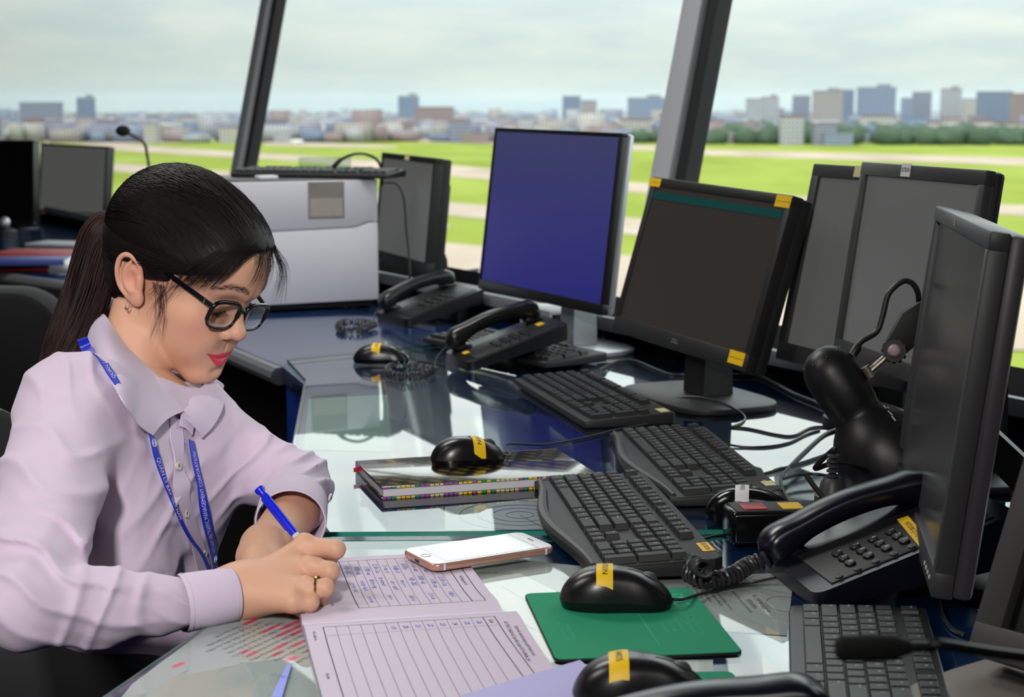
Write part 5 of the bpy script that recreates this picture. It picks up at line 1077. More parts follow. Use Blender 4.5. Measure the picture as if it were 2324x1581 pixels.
def skin_cols(vs):
    q = toH(vs.astype(f32)); qa = q.copy(); qa[:, 1] = np.abs(q[:, 1]); col = np.tile(SK, (len(vs), 1))
    def blend(w, c):
        nonlocal col
        w = np.clip(w, 0, 1)[:, None]; col = col*(1-w)+c*w
    g = lambda c, r: np.exp(-(((qa-A(c))/A(r))**2).sum(1))
    blend(.55*g((.075, .042, -.022), (.03, .022, .022)), BLUSH); blend(.4*g((.112, 0, -.028), (.012, .014, .010)), BLUSH); blend(.5*g((-.012, .080, .005), (.02, .02, .03)), np.array(lin('d98878')))
    # lip colour follows the lip outline
    y = qa[:, 1]; z = q[:, 2]; x = q[:, 0]
    ztop = np.interp(y, [0, .0035, .010, .020, .0310], [-.0590, -.0573, -.0590, -.0588, -.0572]); zbot = np.interp(y, [0, .008, .016, .024, .0310], [-.0785, -.0765, -.0705, -.0630, -.0574])
    inside = np.minimum(ztop-z, z-zbot); blend(np.where((x > .060) & (y < .031), np.clip(inside/.0011+.5, 0, 1), 0), LIP)
    # soft brown lash line and brow shade (hair grows there)
    br = np.interp(y, [.013, .022, .039, .054], [.0345, .0392, .0415, .0350]); wbr = np.where((x > .045) & (y > .013) & (y < .057), np.exp(-((z-br)/.0040)**2), 0)*.55; blend(wbr, np.array(lin('4a3834')))
    ll = np.interp(y, [.020, .032, .046], [.0005, -.0020, .0010]); blend(np.where((x > .07) & (y > .019) & (y < .047), np.exp(-((z-ll)/.0013)**2), 0)*.85, np.array(lin('1e1513')))
    return col
def body_mesh():
    V_, F_ = [], []
    lo = HO-.165; hi = HO+.165; parts = []
    parts.append(nets(head_sdf, np.minimum(lo, NB-.10), np.maximum(HO+np.array([.16, .14, .17]), NB+.10), .00125))
    hb = np.concatenate([np.array(v) for v in HJ.values()]+[HW[None], W3(430, 1355, 1.70)[None]]); parts.append(nets(rhand_sdf, hb.min(0)-.032, hb.max(0)+.03, .0011))
    lb = np.array([CUL+np.array([0, .06, .01]), LW, W3(575, 1300, 1.76), W3(700, 1300, 1.84)]); parts.append(nets(lhand_sdf, lb.min(0)-.04, lb.max(0)+.04, .0014))
    # trunk, upper arms and thighs under the clothes, coarse
    def trunk(P):
        d = ell(P, W3(272, 1080, 2.11), (.130, .088, .125), np.stack([TS, TF, [0, 0, 1]], 1)); d = smin(d, rc(P, W3(280, 1150, 2.11), W3(278, 1360, 2.13), .080, .078), .05)
        d = smin(d, rc(P, SHR, SHL, .042, .042), .04); d = smin(d, rc(P, NB, W3(290, 1000, 2.11), .05, .08), .04)
        d = smin(d, chain(P, [SHR, ELR, W3(430, 1360, 1.695)], [.036, .026, .018]), .02); d = smin(d, chain(P, [SHL, W3(505, 1035, 2.16), ELL, CUL], [.036, .034, .024, .022]), .02)
        return d
    parts.append(nets(trunk, np.array([-.78, 1.45, .60]), np.array([-.15, 2.35, 1.02]), .010))
    o = 0
    for v, f in parts:
        v = relax(v, f, 2, .45); V_.append(v); F_.append(f+o); o += len(v)
    return np.concatenate(V_), np.concatenate(F_)
def np_mesh(name, vs, fs, mats, parent, mi=None):
    X = np.array(wmat(parent).inverted()); v = vs @ X[:3, :3].T+X[:3, 3]
    me = bpy.data.meshes.new(name); me.from_pydata(v.tolist(), [], fs.tolist())
    for m in mats: me.materials.append(m)
    me.polygons.foreach_set('use_smooth', [True]*len(me.polygons))
    if mi is not None: me.polygons.foreach_set('material_index', mi.astype(np.int32))
    me.update(); o = bpy.data.objects.new(name, me); COL.objects.link(o); o.parent = parent; return o
person = thing('person', 'woman in a pale lilac shirt and black glasses writing at the desk, dark ponytail', 'person', (NB[0]-.05, NB[1], 0))
bv_, bf_ = body_mesh(); body = np_mesh('body', bv_, bf_, [SKIN], person)
ca = body.data.color_attributes.new('skin_tone', 'FLOAT_COLOR', 'POINT'); cc_ = np.concatenate([skin_cols(bv_), np.ones((len(bv_), 1))], 1); ca.data.foreach_set('color', cc_.astype(f32).ravel())
BVB = BVHTree.FromPolygons([V(p) for p in bv_], bf_.tolist())
print('body', len(bv_))
# ================================================================ clothes
SHIRT = mat('lilac_shirt_cotton', 'cbb9ce', .85, spec=.2, sheen=.15, bump=.08, bscale=2500); SHIRTB = mat('lilac_collar_cotton', 'cdbdd4', .85, spec=.2, sheen=.15, bump=.08, bscale=2500)
FARM = [SHR, W3(112, 1110, 1.80), W3(75, 1290, 1.66), ELR, W3(230, 1374, 1.645), W3(360, 1370, 1.675), W3(440, 1365, 1.692)]
FARR = [.056, .057, .051, .040, .0400, .0300, .0235]
FARL = [SHL, W3(505, 1035, 2.16), ELL, W3(668, 1150, 2.00)]
FALR = [.060, .058, .040, .0375]
RB = np.stack([TS, TF, [0, 0, 1]], 1)
FOLDS = [(W3(120, 1270, 1.62), np.array([.35, .2, .92]), 190, .085, .0050), (W3(250, 1350, 1.61), np.array([.95, .1, -.25]), 150, .075, .0032), (W3(60, 1080, 1.74), np.array([.25, .3, .92]), 120, .11, .0034), (W3(390, 1350, 1.66), np.array([.25, .2, .95]), 330, .045, .0018),
         (W3(700, 1080, 2.07), np.array([.75, -.35, -.55]), 210, .070, .0042), (W3(560, 1040, 2.10), np.array([.45, .2, -.85]), 140, .080, .0030), (W3(250, 1010, 1.98), np.array([.80, .1, .55]), 130, .080, .0036), (W3(330, 1200, 2.0), np.array([.55, .2, -.8]), 110, .10, .0040), (W3(430, 1240, 2.0), np.array([.8, .1, .6]), 190, .06, .0024), (W3(150, 880, 1.90), np.array([.85, .3, .35]), 160, .06, .0028), (W3(240, 1160, 1.98), np.array([.9, .2, -.35]), 160, .06, .0030)]
def shirt_sdf(P):
    d = ell(P, W3(276, 1085, 2.11), (.150, .104, .130), RB)
    d = smin(d, rc(P, W3(288, 1150, 2.11), W3(282, 1400, 2.13), .108, .112), .06)
    d = smin(d, rc(P, W3(238, 1040, 1.97), W3(245, 1290, 1.96), .060, .075), .07)
    d = smin(d, rc(P, NB+np.array([.004, 0, -.062]), W3(330, 1030, 2.10), .046, .072), .05)
    d = smin(d, rc(P, SHR, SHL, .050, .050), .05)
    d = smin(d, rc(P, NB+np.array([-.022, -.01, -.018]), SHR*.75+NB*.25, .036, .046), .03)
    d = smin(d, rc(P, NB+np.array([-.012, .02, -.018]), SHL*.75+NB*.25, .036, .046), .03)
    for s in (1, -1): d = smin(d, sph(P, W3(290, 1085, 2.11)+TF*.055+TS*.058*s, .062), .05)
    d = smin(d, chain(P, FARM[:3], FARR[:3], .012), .050); d = smin(d, chain(P, FARM[2:], FARR[2:], .012), .012)
    d = smin(d, chain(P, FARL, FALR, .015), .014)
    w = 0
    for c, n, fr, R, a in FOLDS:
        q = P-A(c); g = np.exp(-(q*q).sum(1)/(R*R)); ph = q @ A(n)*fr+1.5*np.sin(q[:, 0]*30+q[:, 1]*17-q[:, 2]*23)+.8*np.sin(q[:, 0]*61-q[:, 2]*55); w = w+a*g*(.8-2.9*(1-np.sqrt(np.sin(ph*.5)**2+.03))**2)
    w = w+.0011*np.sin(P[:, 0]*61+1.7*np.sin(P[:, 2]*47))*np.sin(P[:, 1]*53+P[:, 2]*39)
    return d+w
sv, sf = nets(shirt_sdf, np.array([-.80, 1.50, .58]), np.array([-.16, 2.36, 1.045]), .0028); sv = relax(sv, sf, 1, .4)
# the neck opening: drop the cloth inside the collar ring and up the neck
axn = (HO+HR @ np.array([-.03, 0, -.02]))-NB; axn = axn/np.linalg.norm(axn)
def in_neck(p):
    q = p-NB; t = q @ axn; rad = np.linalg.norm(q-t[:, None]*axn, axis=1); return (rad < .046) & (t > -.03)
bad = in_neck(sv); keep_f = ~bad[sf].all(1); sf2 = sf[keep_f]
BVS = BVHTree.FromPolygons([V(p) for p in sv], sf2.tolist())
print('shirt', len(sv))
def hit(px, py, off=.001):
    h = BVS.ray_cast(CAM, ray(px, py).normalized())
    if h[0] is None: return at(px, py, 2.0), -ray(px, py).normalized()
    n = h[1] if h[1].dot(ray(px, py)) < 0 else -h[1]
    return h[0]+n*off, n
def onshirt(pts, off):
    H = [hit(*p, off) for p in pts]; P = smooth_path([h[0] for h in H], 6); N = []
    for i in range(len(H)-1):
        for k in range(6): N.append(H[i][1].lerp(H[i+1][1], k/6).normalized())
    N.append(H[-1][1]); 
    for _ in range(3): N = [N[0]]+[(N[i-1]+N[i]*2+N[i+1]).normalized() for i in range(1, len(N)-1)]+[N[-1]]
    return P, N
# collar ring measured on the cloth and the neck; the cloth above the ring is cut away
def hs(px, py, off, dep):                      # a point lying on the shirt, else at a given depth
    h = BVS.ray_cast(CAM, ray(px, py).normalized())
    if h[0] is None or abs((h[0]-CAM).dot(FW)-dep) > .12: return at(px, py, dep)
    n = h[1] if h[1].dot(ray(px, py)) < 0 else -h[1]; return h[0]+n*off
def hb(px, py, off, dep):                      # a point lying on the skin of the neck
    h = BVB.ray_cast(CAM, ray(px, py).normalized())
    if h[0] is None or abs((h[0]-CAM).dot(FW)-dep) > .12: return at(px, py, dep)
    n = h[1] if h[1].dot(ray(px, py)) < 0 else -h[1]; return h[0]+n*off
fn2 = hb(292, 790, .009, 2.07); d2 = (fn2-CAM).dot(FW)
fn3 = hb(350, 868, .010, 2.05)
fold_n = [at(222, 724, d2+.14), at(236, 712, d2+.045), fn2, fn3, hs(402, 936, .010, 2.03)]
out_n = [at(172, 780, d2+.15), hs(192, 788, .008, d2+.04), hs(243, 900, .014, 1.99), hs(288, 962, .014, 1.98), hs(329, 992, .010, 1.99)]
df = (fold_n[4]-CAM).dot(FW)
fold_f = [fold_n[0], at(300, 748, d2+.19), at(425, 838, d2+.17), at(432, 862, d2+.12), at(388, 884, df+.052), at(385, 912, df+.022), at(406, 938, df)]
out_f = [out_n[0], at(320, 815, d2+.24), at(492, 862, d2+.19), at(503, 892, d2+.14), hs(494, 930, .010, d2+.08), hs(474, 968, .010, df+.02), hs(448, 998, .009, df)]
print('collar depths', [round((p-CAM).dot(FW), 3) for p in fold_n+out_n+fold_f+out_f])
pa, pb_, pc_ = fold_n[0].lerp(out_n[0], .25), fold_n[4].lerp(out_n[4], .12), fold_f[3].lerp(out_f[3], .3)
pnn = (pb_-pa).cross(pc_-pa).normalized(); pnn = pnn if pnn.z > 0 else -pnn
qv = sv-NB; tt_ = qv @ axn; rad_ = np.linalg.norm(qv-tt_[:, None]*axn, axis=1)
bad2 = (((sv-np.array(pa)) @ np.array(pnn)) > .004) & (rad_ < .088) & (tt_ > -.09)
sf2 = sf[~(bad | bad2)[sf].any(1)]
shirt = np_mesh('shirt', sv, sf2, [SHIRT], person)
# placket and buttons
P_, N_ = onshirt([(398, 950), (400, 1000), (405, 1060), (414, 1115), (428, 1175), (447, 1240), (464, 1298)], .0012)
pl = MB(); pl.ribbon(P_, N_, .024, .0016, SHIRTB); pl.build('placket', shirt)
PEARL = mat('pearl_button', 'cfcabd', .25, spec=.6)
def button(c, n, r=.0055):
    X = frame_from(n); X.translation = c; b = MB(); b.lathe([(r, 0), (r, .0016), (r*.85, .0024), (r*.6, .0018), (.0003, .0017)], PEARL, 22, X)
    for a in (0, math.pi/2, math.pi, 3*math.pi/2):
        q = X @ V((r*.25*math.cos(a), r*.25*math.sin(a), .0019)); b.sphere((q.x, q.y, q.z), .0006, DGREY, sub=1)
    b.build('button', shirt)
for q in ((400, 1057), (418, 1165), (459, 1256)): c, n = hit(*q, .0022); button(c, n)
# cuffs
def cuff(p0, p1, r0, r1, cols, flat=1., ring=26):
    X = frame_from(V(p1)-V(p0)); L = (V(p1)-V(p0)).length; b = MB(); pr = [(r0, 0), (r0+.0008, .004), ((r0+r1)/2+.001, L*.5), (r1+.0006, L-.002), (r1, L), (r1-.0016, L-.001), ((r0+r1)/2-.001, L*.5), (r0-.002, .004)]
    X.translation = V(p0); b.lathe(pr, cols, 40, X @ M.Diagonal((1, flat, 1, 1)), caps=False)
    for zz in (.004, L-.005):
        b.lathe([((r0 if zz < .01 else r1)+.0014, zz-.0004), ((r0 if zz < .01 else r1)+.0016, zz), ((r0 if zz < .01 else r1)+.0014, zz+.0004)], SHIRT, 40, X @ M.Diagonal((1, flat, 1, 1)), caps=False)
    return b.build('cuff', shirt, sharp=0)
cuff(W3(410, 1369, 1.686), W3(531, 1347, 1.714), .0290, .0268, SHIRTB)
cuff(W3(667, 1144, 2.015), W3(659, 1186, 1.925), .0400, .0405, SHIRTB, .95)
c = at(478, 1404, 1.688); button(c, V((0, -.5, -.8)).normalized(), .005); c = at(748, 1128, 1.98); button(c, V((.9, -.2, -.2)).normalized(), .005)
# collar
def loft(rows, n=10):
    R_ = [smooth_path(r, n) for r in rows]; m = len(R_[0]); return [p for r in R_ for p in r], [(j*m+i, j*m+i+1, (j+1)*m+i+1, (j+1)*m+i) for j in range(len(rows)-1) for i in range(m-1)]
def solid(vs, fs, th):
    me = bpy.data.meshes.new('c'); me.from_pydata([tuple(v) for v in vs], [], fs); bm = bmesh.new(); bm.from_mesh(me); bmesh.ops.recalc_face_normals(bm, faces=bm.faces[:]); bmesh.ops.solidify(bm, geom=bm.faces[:], thickness=th); bpy.data.meshes.remove(me); return bm
def rows_between(a, b, k, bulge):
    out = []
    for j in range(k+1):
        t = j/k; out.append([V(p).lerp(V(q), t)+bl*math.sin(math.pi*t) for p, q, bl in zip(a, b, bulge)])
    return out
CB = V((-.012, .0, .0))
cm_ = MB()
for a, b, bl in ((fold_n, out_n, [V((0, -.012, .006))]*5), (fold_f, out_f, [V((.003, -.005, .004))]*7)):
    vs, fs = loft(rows_between(a, b, 6, bl)); cm_.addbm(solid(vs, fs, .0016), SHIRTB)
cm_.build('collar', shirt, sharp=60)
st_ = MB()
for fo, s in ((fold_n, -1), (fold_f, 1)):
    lo_ = [V(p)+(V(NB)-V(p))*.10+V((0, 0, -.042)) for p in fo]; vs, fs = loft(rows_between([V(p)+(V(NB)-V(p))*.04 for p in fo], lo_, 4, [V((0, 0, 0))]*len(fo))); st_.addbm(solid(vs, fs, .0014), SHIRTB)
vs, fs = loft([[hs(402, 937, .006, df), hs(416, 945, .006, df), hs(430, 960, .006, df)], [hs(400, 968, .004, df), hs(416, 975, .004, df), hs(428, 988, .004, df)]]); st_.addbm(solid(vs, fs, .0016), SHIRTB)
st_.build('collar_stand', shirt, sharp=60)
# lanyard
LANY = mat('royal_blue_lanyard', '1226b8', .5, sheen=.1); LTX = mat('white_lanyard_print', 'd4dcf4', .6)
la = MB()
def strap(pts, w, off, text=None, size=.0075, rev=False, marks=(), start=.0):
    P, N = onshirt(pts, off)
    for _ in range(4): P = [P[0]]+[(P[i-1]+P[i]*2+P[i+1])/4 for i in range(1, len(P)-1)]+[P[-1]]
    P = [p+n*.0008 for p, n in zip(P, N)]
    Wd_ = [float(np.interp(i/(len(P)-1), np.linspace(0, 1, len(w)), w)) for i in range(len(P))]
    la.ribbon(P, N, Wd_, .0012, LANY)
    L = [0]
    for i in range(1, len(P)): L.append(L[-1]+(P[i]-P[i-1]).length)
    def pos(s, y, h):
        s = min(max(s, 0), L[-1]-1e-6); i = max(j for j in range(len(L)) if L[j] <= s); i = min(i, len(P)-2); f = (s-L[i])/(L[i+1]-L[i]); t = (P[i+1]-P[i]).normalized(); n = N[i].lerp(N[i+1], f).normalized(); n = (n-t*n.dot(t)).normalized(); b = t.cross(n); return P[i].lerp(P[i+1], f)+b*y*(Wd_[i]/max(w))+n*h
    if text:
        tv, tf = text_geo(text, .12); mnx = min(v[0] for v in tv); mxx = max(v[0] for v in tv); sz = size
        mp_ = (lambda x, y: pos(L[-1]-start-(x-mnx)*sz, y*.0100, .0010)) if not rev else (lambda x, y: pos(start+(x-mnx)*sz, -y*.0100, .0010))
        la.add([mp_(x, y) for x, y, _ in tv], tf, LTX)
    for s, kind in marks:
        if s < 0: s = L[-1]+s
        if kind == 'ring':
            for r in (.0046, .0030): la.tube([pos(s+r*math.cos(a*.3), r*math.sin(a*.3), .0012) for a in range(22)], .00035, LTX, 4)
            la.tube([pos(s-.001, -.0015, .0012), pos(s+.001, 0, .0012), pos(s-.001, .0015, .0012)], .0003, LTX, 4)
        else: la.add([pos(s-.0045, 0, .0012), pos(s, -.0045, .0012), pos(s+.0045, 0, .0012), pos(s, .0045, .0012)], [(0, 1, 2, 3)], WHITEP)
    return L[-1]
strap([(330, 984), (343, 1028), (362, 1085), (390, 1150), (420, 1205), (446, 1250), (466, 1300)], [.0105, .0100, .0075, .0050, .0040, .0040, .0045], .0062, 'QUẢN LÝ BAY VIỆT NAM', .0078, True, [(.012, 'ring')], .030)
strap([(426, 1000), (436, 1050), (447, 1100), (458, 1150), (468, 1200), (477, 1250), (483, 1302)], [.0128, .0130, .0128, .0125, .0130, .0135, .0140], .0042, 'VIETNAM AIR TRAFFIC MANAGEMENT CORPORATION', .0062, False, [(-.010, 'dia'), (-.028, 'ring')], .040)
strap([(187, 768), (199, 795), (217, 824), (237, 850), (258, 884)], [.0125, .013, .013, .012, .011], .008, 'QUẢN LÝ', .006, False, (), .012)
la.build('lanyard', person, sharp=20)
# trousers, shoes and the chair she sits on
TR = mat('black_trouser_cloth', '131318', .9, sheen=.1)
HIP = np.array([-.55, 2.10, .55])
def tro(P):
    d = ell(P, HIP, (.17, .14, .12), RB)
    for s in (1, -1):
        h = HIP+TS*.085*s; k = h+TF*.40+np.array([0, 0, -.03]); f = k+np.array([.0, .02, -.40]); d = smin(d, chain(P, [h, k, f], [.085, .066, .050], .03), .02)
    return d+.0012*np.sin(P[:, 0]*50+P[:, 2]*30)
tv_, tf_ = nets(tro, np.array([-.80, 1.68, .07]), np.array([-.02, 2.40, .70]), .009); np_mesh('trousers', relax(tv_, tf_, 2), tf_, [TR], person)
for s in (1, -1):
    k = HIP+TS*.085*s+TF*.40; sh = MB(); X = TRS((k[0]+.03, k[1]-.0, 0), rz=-.52); sh.prism([(-.08, -.035), (.09, -.042), (.15, -.02), (.15, .02), (.09, .042), (-.08, .035)], 0, .06, BLKG, .015, X=X); sh.build('shoe', person)
chair('black office chair the woman sits on', (HIP[0]-.05, HIP[1]+.03, 0), math.radians(60))
# ================================================================ glasses, earring, ring, pen
FRM = mat('black_acetate_frame', '08080a', .28, spec=.4); LENS = glassmat('spectacle_lens', (.97, .98, .98), .05)
gl_ = thing('x', 'x', 'x', (0, 0, 0)); bpy.data.objects.remove(gl_)
GC = np.array([.1045, .0, .006])
def gp_(y, z, dx=0, sd=1):       # a point of the spectacle front: gently wrapped and leaning
    x = .1050+.16*(z-.018)-1.0*y*y+dx; zz = z-.0060-.0125*(y/.07); return V(fromH((x, y, zz)))
def lens_outline(s, g=0):
    cy, hw = s*.0370, .0300-g; pts = []
    for k in range(48):
        a = 2*math.pi*k/48; e = .62; ca, sa = math.cos(a), math.sin(a); y = math.copysign(abs(ca)**e, ca)*hw; z = math.copysign(abs(sa)**e, sa)*(.0192-g)
        y *= 1-.08*(1-sa)*.5; pts.append((cy+y, .0012+z))
    return pts
glasses = MB()
fr_ = MB()
for s in (-1, 1):
    pt_ = lens_outline(s); P = [gp_(y, z) for y, z in pt_]; P.append(P[0]); P.append(P[1]); fr_.tube(P, [.0018 if (k % 48) > 26 else .0029 for k in range(len(P))], FRM, 8, caps=False)
fr_.tube([gp_(-.010, .0075), gp_(-.004, .0105, .001), gp_(.004, .0105, .001), gp_(.010, .0075)], .0022, FRM, 8)
fro = fr_.build('glasses', person, sharp=0, label='black full rim glasses low on the nose')
for s in (-1, 1):
    lm = MB(); pts = [gp_(y, z) for y, z in lens_outline(s, .0008)]; c_ = gp_(s*.0365, .0012); lm.add([c_]+pts, [(0, 1+k, 1+(k+1) % 48) for k in range(48)], LENS); lm.build('lens', fro, sharp=0)
    rg = MB()  # white tubes put in as bright glint rings low in the lens
    for g in (.0022, .0036, .0050):
        o = lens_outline(s, g); rg.tube([gp_(y, z, -.0012) for k, (y, z) in enumerate(o) if k > 27 and k < 47], .00035, WHITEP, 5)
    rg.build('lens_glint_ring', fro, sharp=0)
    tp = MB(); a0 = gp_(s*.0668, .0125); e0 = a0.lerp(V(fromH((.022, s*.0760, .0275-.004*s))), .10); e1 = a0.lerp(V(fromH((.022, s*.0760, .0275-.004*s))), .55); e2 = V(fromH((-.006, s*.0755, .0285-.004*s))); e3 = V(fromH((-.035, s*.074, .010)))
    tn = V(HR @ np.array([0, s, 0]))
    tp.ribbon(smooth_path([a0, e0, e1, e2, e3], 6), tn, [.0052]*4+[.0056]*14+[.0042]*7, .0024, FRM); tp.build('temple', fro)
    hg = MB(); hg.box((0, 0, 0), (.0012, .0026, .0056), SILV, X=frame_from(V(HR @ np.array([0, 0, 1]))) @ TRS()); hg.v = [tuple(V(p)+e0.lerp(e1, .14)+tn*.0006) for p in hg.v]; hg.build('hinge_pin', fro)
# earring
er = MB(); ec = np.array([-.0075, -.0805, -.0295]); DIA = mat('silver_crystal', 'cfd2d8', .12, metal=.9)
for k in range(16):
    a = 2*math.pi*k/16; r = .0026+.0008*math.cos(a); p = fromH(ec+np.array([r*math.sin(a)*.9, -.0008, -.0058*math.cos(a)*.9-.001])); er.sphere(tuple(p), .00085, DIA, sub=1)
for a, b in ((-.002, -.0065), (0, -.0072), (.002, -.0065), (0, -.0050)): p = fromH(ec+np.array([a, -.0012, b])); er.sphere(tuple(p), .0011, DIA, sub=1)
er.build('earring', person)
# ring on the ring finger
GOLD = mat('gold_ring', 'd8a24a', .2, metal=1.); a, b = V(HJ['r'][0]), V(HJ['r'][1]); X = frame_from(b-a); X.translation = a.lerp(b, .60); rg = MB(); rg.lathe([(.0122, -.0013), (.0130, -.0008), (.0130, .0008), (.0122, .0013), (.0118, 0)], GOLD, 36, X, caps=False); rg.build('finger_ring', person)
# pen
pt0 = V(gp(744, 1306, .0145)); pt1 = at(587, 1108, 1.862); pdir = (pt1-pt0); PL = pdir.length; pen = thing('ballpoint_pen', 'blue ballpoint pen held in her right hand', 'pen', pt0)
X = frame_from(pdir); X.translation = pt0; PBL = mat('blue_pen_plastic', '1220d0', .28); CLR = mat('clear_pen_barrel', 'c9cdd8', .2)
b = MB(); b.lathe([(.0004, 0), (.0014, .004), (.0036, .012), (.0044, .02), (.0044, .062)], CLR, 20, X); b.build('barrel', pen)
b = MB(); b.lathe([(.0046, .060), (.0048, .064), (.0048, PL-.012), (.0042, PL-.010)], PBL, 20, X); b.build('grip_tube', pen)
b = MB(); b.lathe([(.0040, PL-.010), (.0038, PL-.007), (.0056, PL-.004), (.0060, PL-.001), (.0056, PL)], PBL, 20, X); b.build('push_button', pen)
b = MB(); b.box((.0054, -.0018, PL-.034), (.0026, .0050, .046), PBL, .0008, X=X @ TRS(rz=-1.4)); b.build('clip', pen)
# ================================================================ hair
def hairmat(name, a, b):
    m = mat(name, a, .52, spec=.2, aniso=.6); nt = m.node_tree; bs = nt.nodes['Principled BSDF']; at_ = nt.nodes.new('ShaderNodeAttribute'); at_.attribute_name = 'strand'; cr = nt.nodes.new('ShaderNodeValToRGB'); cr.color_ramp.elements[0].color = (*lin(a), 1); cr.color_ramp.elements[1].color = (*lin(b), 1)
    nt.links.new(at_.outputs['Fac'], cr.inputs[0]); nt.links.new(cr.outputs[0], bs.inputs['Base Color']); return m
HAIR = hairmat('dark_brown_hair', '090707', '231814'); PONY = hairmat('ponytail_hair', '120a0a', '38201c')
rh = random.Random(21)
def skull(P):
    p = P; d = ell(p, (-.012, 0, .050), (.104, .0785, .0905)); d = smin(d, ell(p, (.046, 0, .055), (.069, .066, .064)), .03); d = smin(d, ell(p, (-.020, 0, -.012), (.076, .064, .060)), .03); return d
def proj_skull(p, off):
    """push a local point on to the scalp surface"""
    p = np.array(p, f32)[None]
    for _ in range(4):
        d = skull(p)[0]; e = .0015; g = np.array([(skull(p+A(v))[0]-skull(p-A(v))[0]) for v in ((e, 0, 0), (0, e, 0), (0, 0, e))]); g /= np.linalg.norm(g)+1e-9; p = p-(d-off)*g[None].astype(f32)
    return p[0].astype(float)
# hairline: hair grows behind x = xb(z)
def xb(z, ay): return np.interp(z, [-.075, -.05, -.025, -.005, .010, .022, .040, .058, .075, .088, .098, .12], [-.055, -.040, -.030, -.024, .006, .026, .050, .071, .088, .102, .112, .2])
def cap_sdf(P):
    p = toH(P); d = skull(p)-.0025
    ay = np.abs(p[:, 1]); edge = p[:, 0]-xb(p[:, 2], ay)+.006*np.sin(p[:, 2]*260)+.004*np.sin(p[:, 1]*300)
    d = smax(d, edge*.7, .006); d = smax(d, -(skull(p)+.012), .001); d = smax(d, -.066-p[:, 2], .004)
    q_ = np.stack([p[:, 0], np.abs(p[:, 1]), p[:, 2]], 1); d = smax(d, -ell(q_, (-.016, .090, .000), (.024, .024, .033)), .003)
    # comb grooves towards the ponytail
    return d
PB = np.array([-.112, 0., .030])
def toHair(p):
    q = p-A(PB); return np.arctan2(q[:, 2]+.9*np.abs(q[:, 1])*0, q[:, 1])+.0*q[:, 0]
cv, cf = nets(cap_sdf, HO-.18, HO+np.array([.18, .18, .20]), .0019); cv = relax(cv, cf, 1, .3)
hair = np_mesh('hair', cv, cf, [HAIR], person)
def set_strand(o, vals):
    a = o.data.attributes.new('strand', 'FLOAT', 'POINT'); a.data.foreach_set('value', np.array(vals, f32))
set_strand(hair, [.12]*len(cv))
class Strands:
    def __init__(s): s.v = []; s.f = []; s.a = []
    def add(s, pts, r, val, n=3, tip=.3):
        o = len(s.v); K = len(pts); nx = None
        for i, p in enumerate(pts):
            t = (pts[min(i+1, K-1)]-pts[max(i-1, 0)]); t = t/(np.linalg.norm(t)+1e-9)
            if nx is None: nx = np.cross(t, [.3, .5, .8]); 
            nx = nx-t*(nx @ t); nx /= np.linalg.norm(nx)+1e-9; ny = np.cross(t, nx); rr = r*(1-(1-tip)*max(0, i/(K-1)-.4)/.6)
            for k in range(n):
                a = 2*math.pi*k/n; s.v.append(p+(nx*math.cos(a)+ny*math.sin(a))*rr); s.a.append(val)
        for i in range(K-1):
            for k in range(n): s.f.append((o+i*n+k, o+i*n+(k+1) % n, o+(i+1)*n+(k+1) % n, o+(i+1)*n+k))
    def build(s, name, m, parent):
        o = np_mesh(name, np.array(s.v), np.array(s.f), [m], parent); set_strand(o, s.a); return o
S = Strands()
def comb(start, off0, off1, n=14, val=None, r=.00046, end=None):
    e = PB+np.array([rh.uniform(0, .01), rh.uniform(-.012, .012), rh.uniform(-.014, .014)]) if end is None else end; pts = []
    for i in range(n):
        t = i/(n-1); p = np.array(start)*(1-t)+e*t; p = p+np.array([0, 0, .030*math.sin(math.pi*t)*(1 if start[2] > .05 else .0)]); pts.append(fromH(proj_skull(p, off0+(off1-off0)*t+.0012*math.sin(math.pi*t))))
    S.add(pts, r, rh.random()**2 if val is None else val)
for k in range(1500):                                   # combed back from the hairline to the tie
    z = rh.uniform(-.05, .105); side = -1 if rh.random() < .72 else 1
    x = float(xb(z, 0))-rh.uniform(.0, .03)*(1 if rh.random() < .5 else 2.2)
    y = side*.078*math.sqrt(max(.02, 1-((z-.035)/.085)**2)) if z < .09 else rh.uniform(-.06, .06)
    if z < .034 and x > -.045: continue
    comb((min(x+rh.uniform(-.004, .008), .108), y, z), .0019, .0048)
S2 = Strands()
def surf_strand(ctrl, off, r=.00034, val=None, jit=.0015, n=5, free=0):
    """ctrl: local points; each is drawn on to the head, lifted by off"""
    C_ = smooth_path([V(c) for c in ctrl], n); pts = []
    for i, c in enumerate(C_):
        t = i/(len(C_)-1); o = off*(.4+.6*t)
        p = np.array(c); q = proj_skull(p, o)
        w = free*t; pts.append(fromH(q*(1-w)+p*w))
    S2.add(pts, r, rh.random() if val is None else val, tip=.15)
FORE = np.array
for k in range(330):                                   # side swept fringe on the near side of the forehead
    u = rh.random(); v = rh.random()
    st = np.array([.098-.022*u+rh.gauss(0, .002), -.004-.052*u, .096-.012*u+rh.gauss(0, .002)])
    ln = .55+.45*v+(.35 if rh.random() < .12 else 0)
    en = np.array([.088-.050*u+rh.gauss(0, .004), -.050-.026*u, .052-.034*u*ln-.014*v])
    mid = (st+en)/2+np.array([.008, -.010, .006])
    surf_strand([st, mid, en], .0035+.002*rh.random(), r=.00030, val=.15+.6*rh.random())
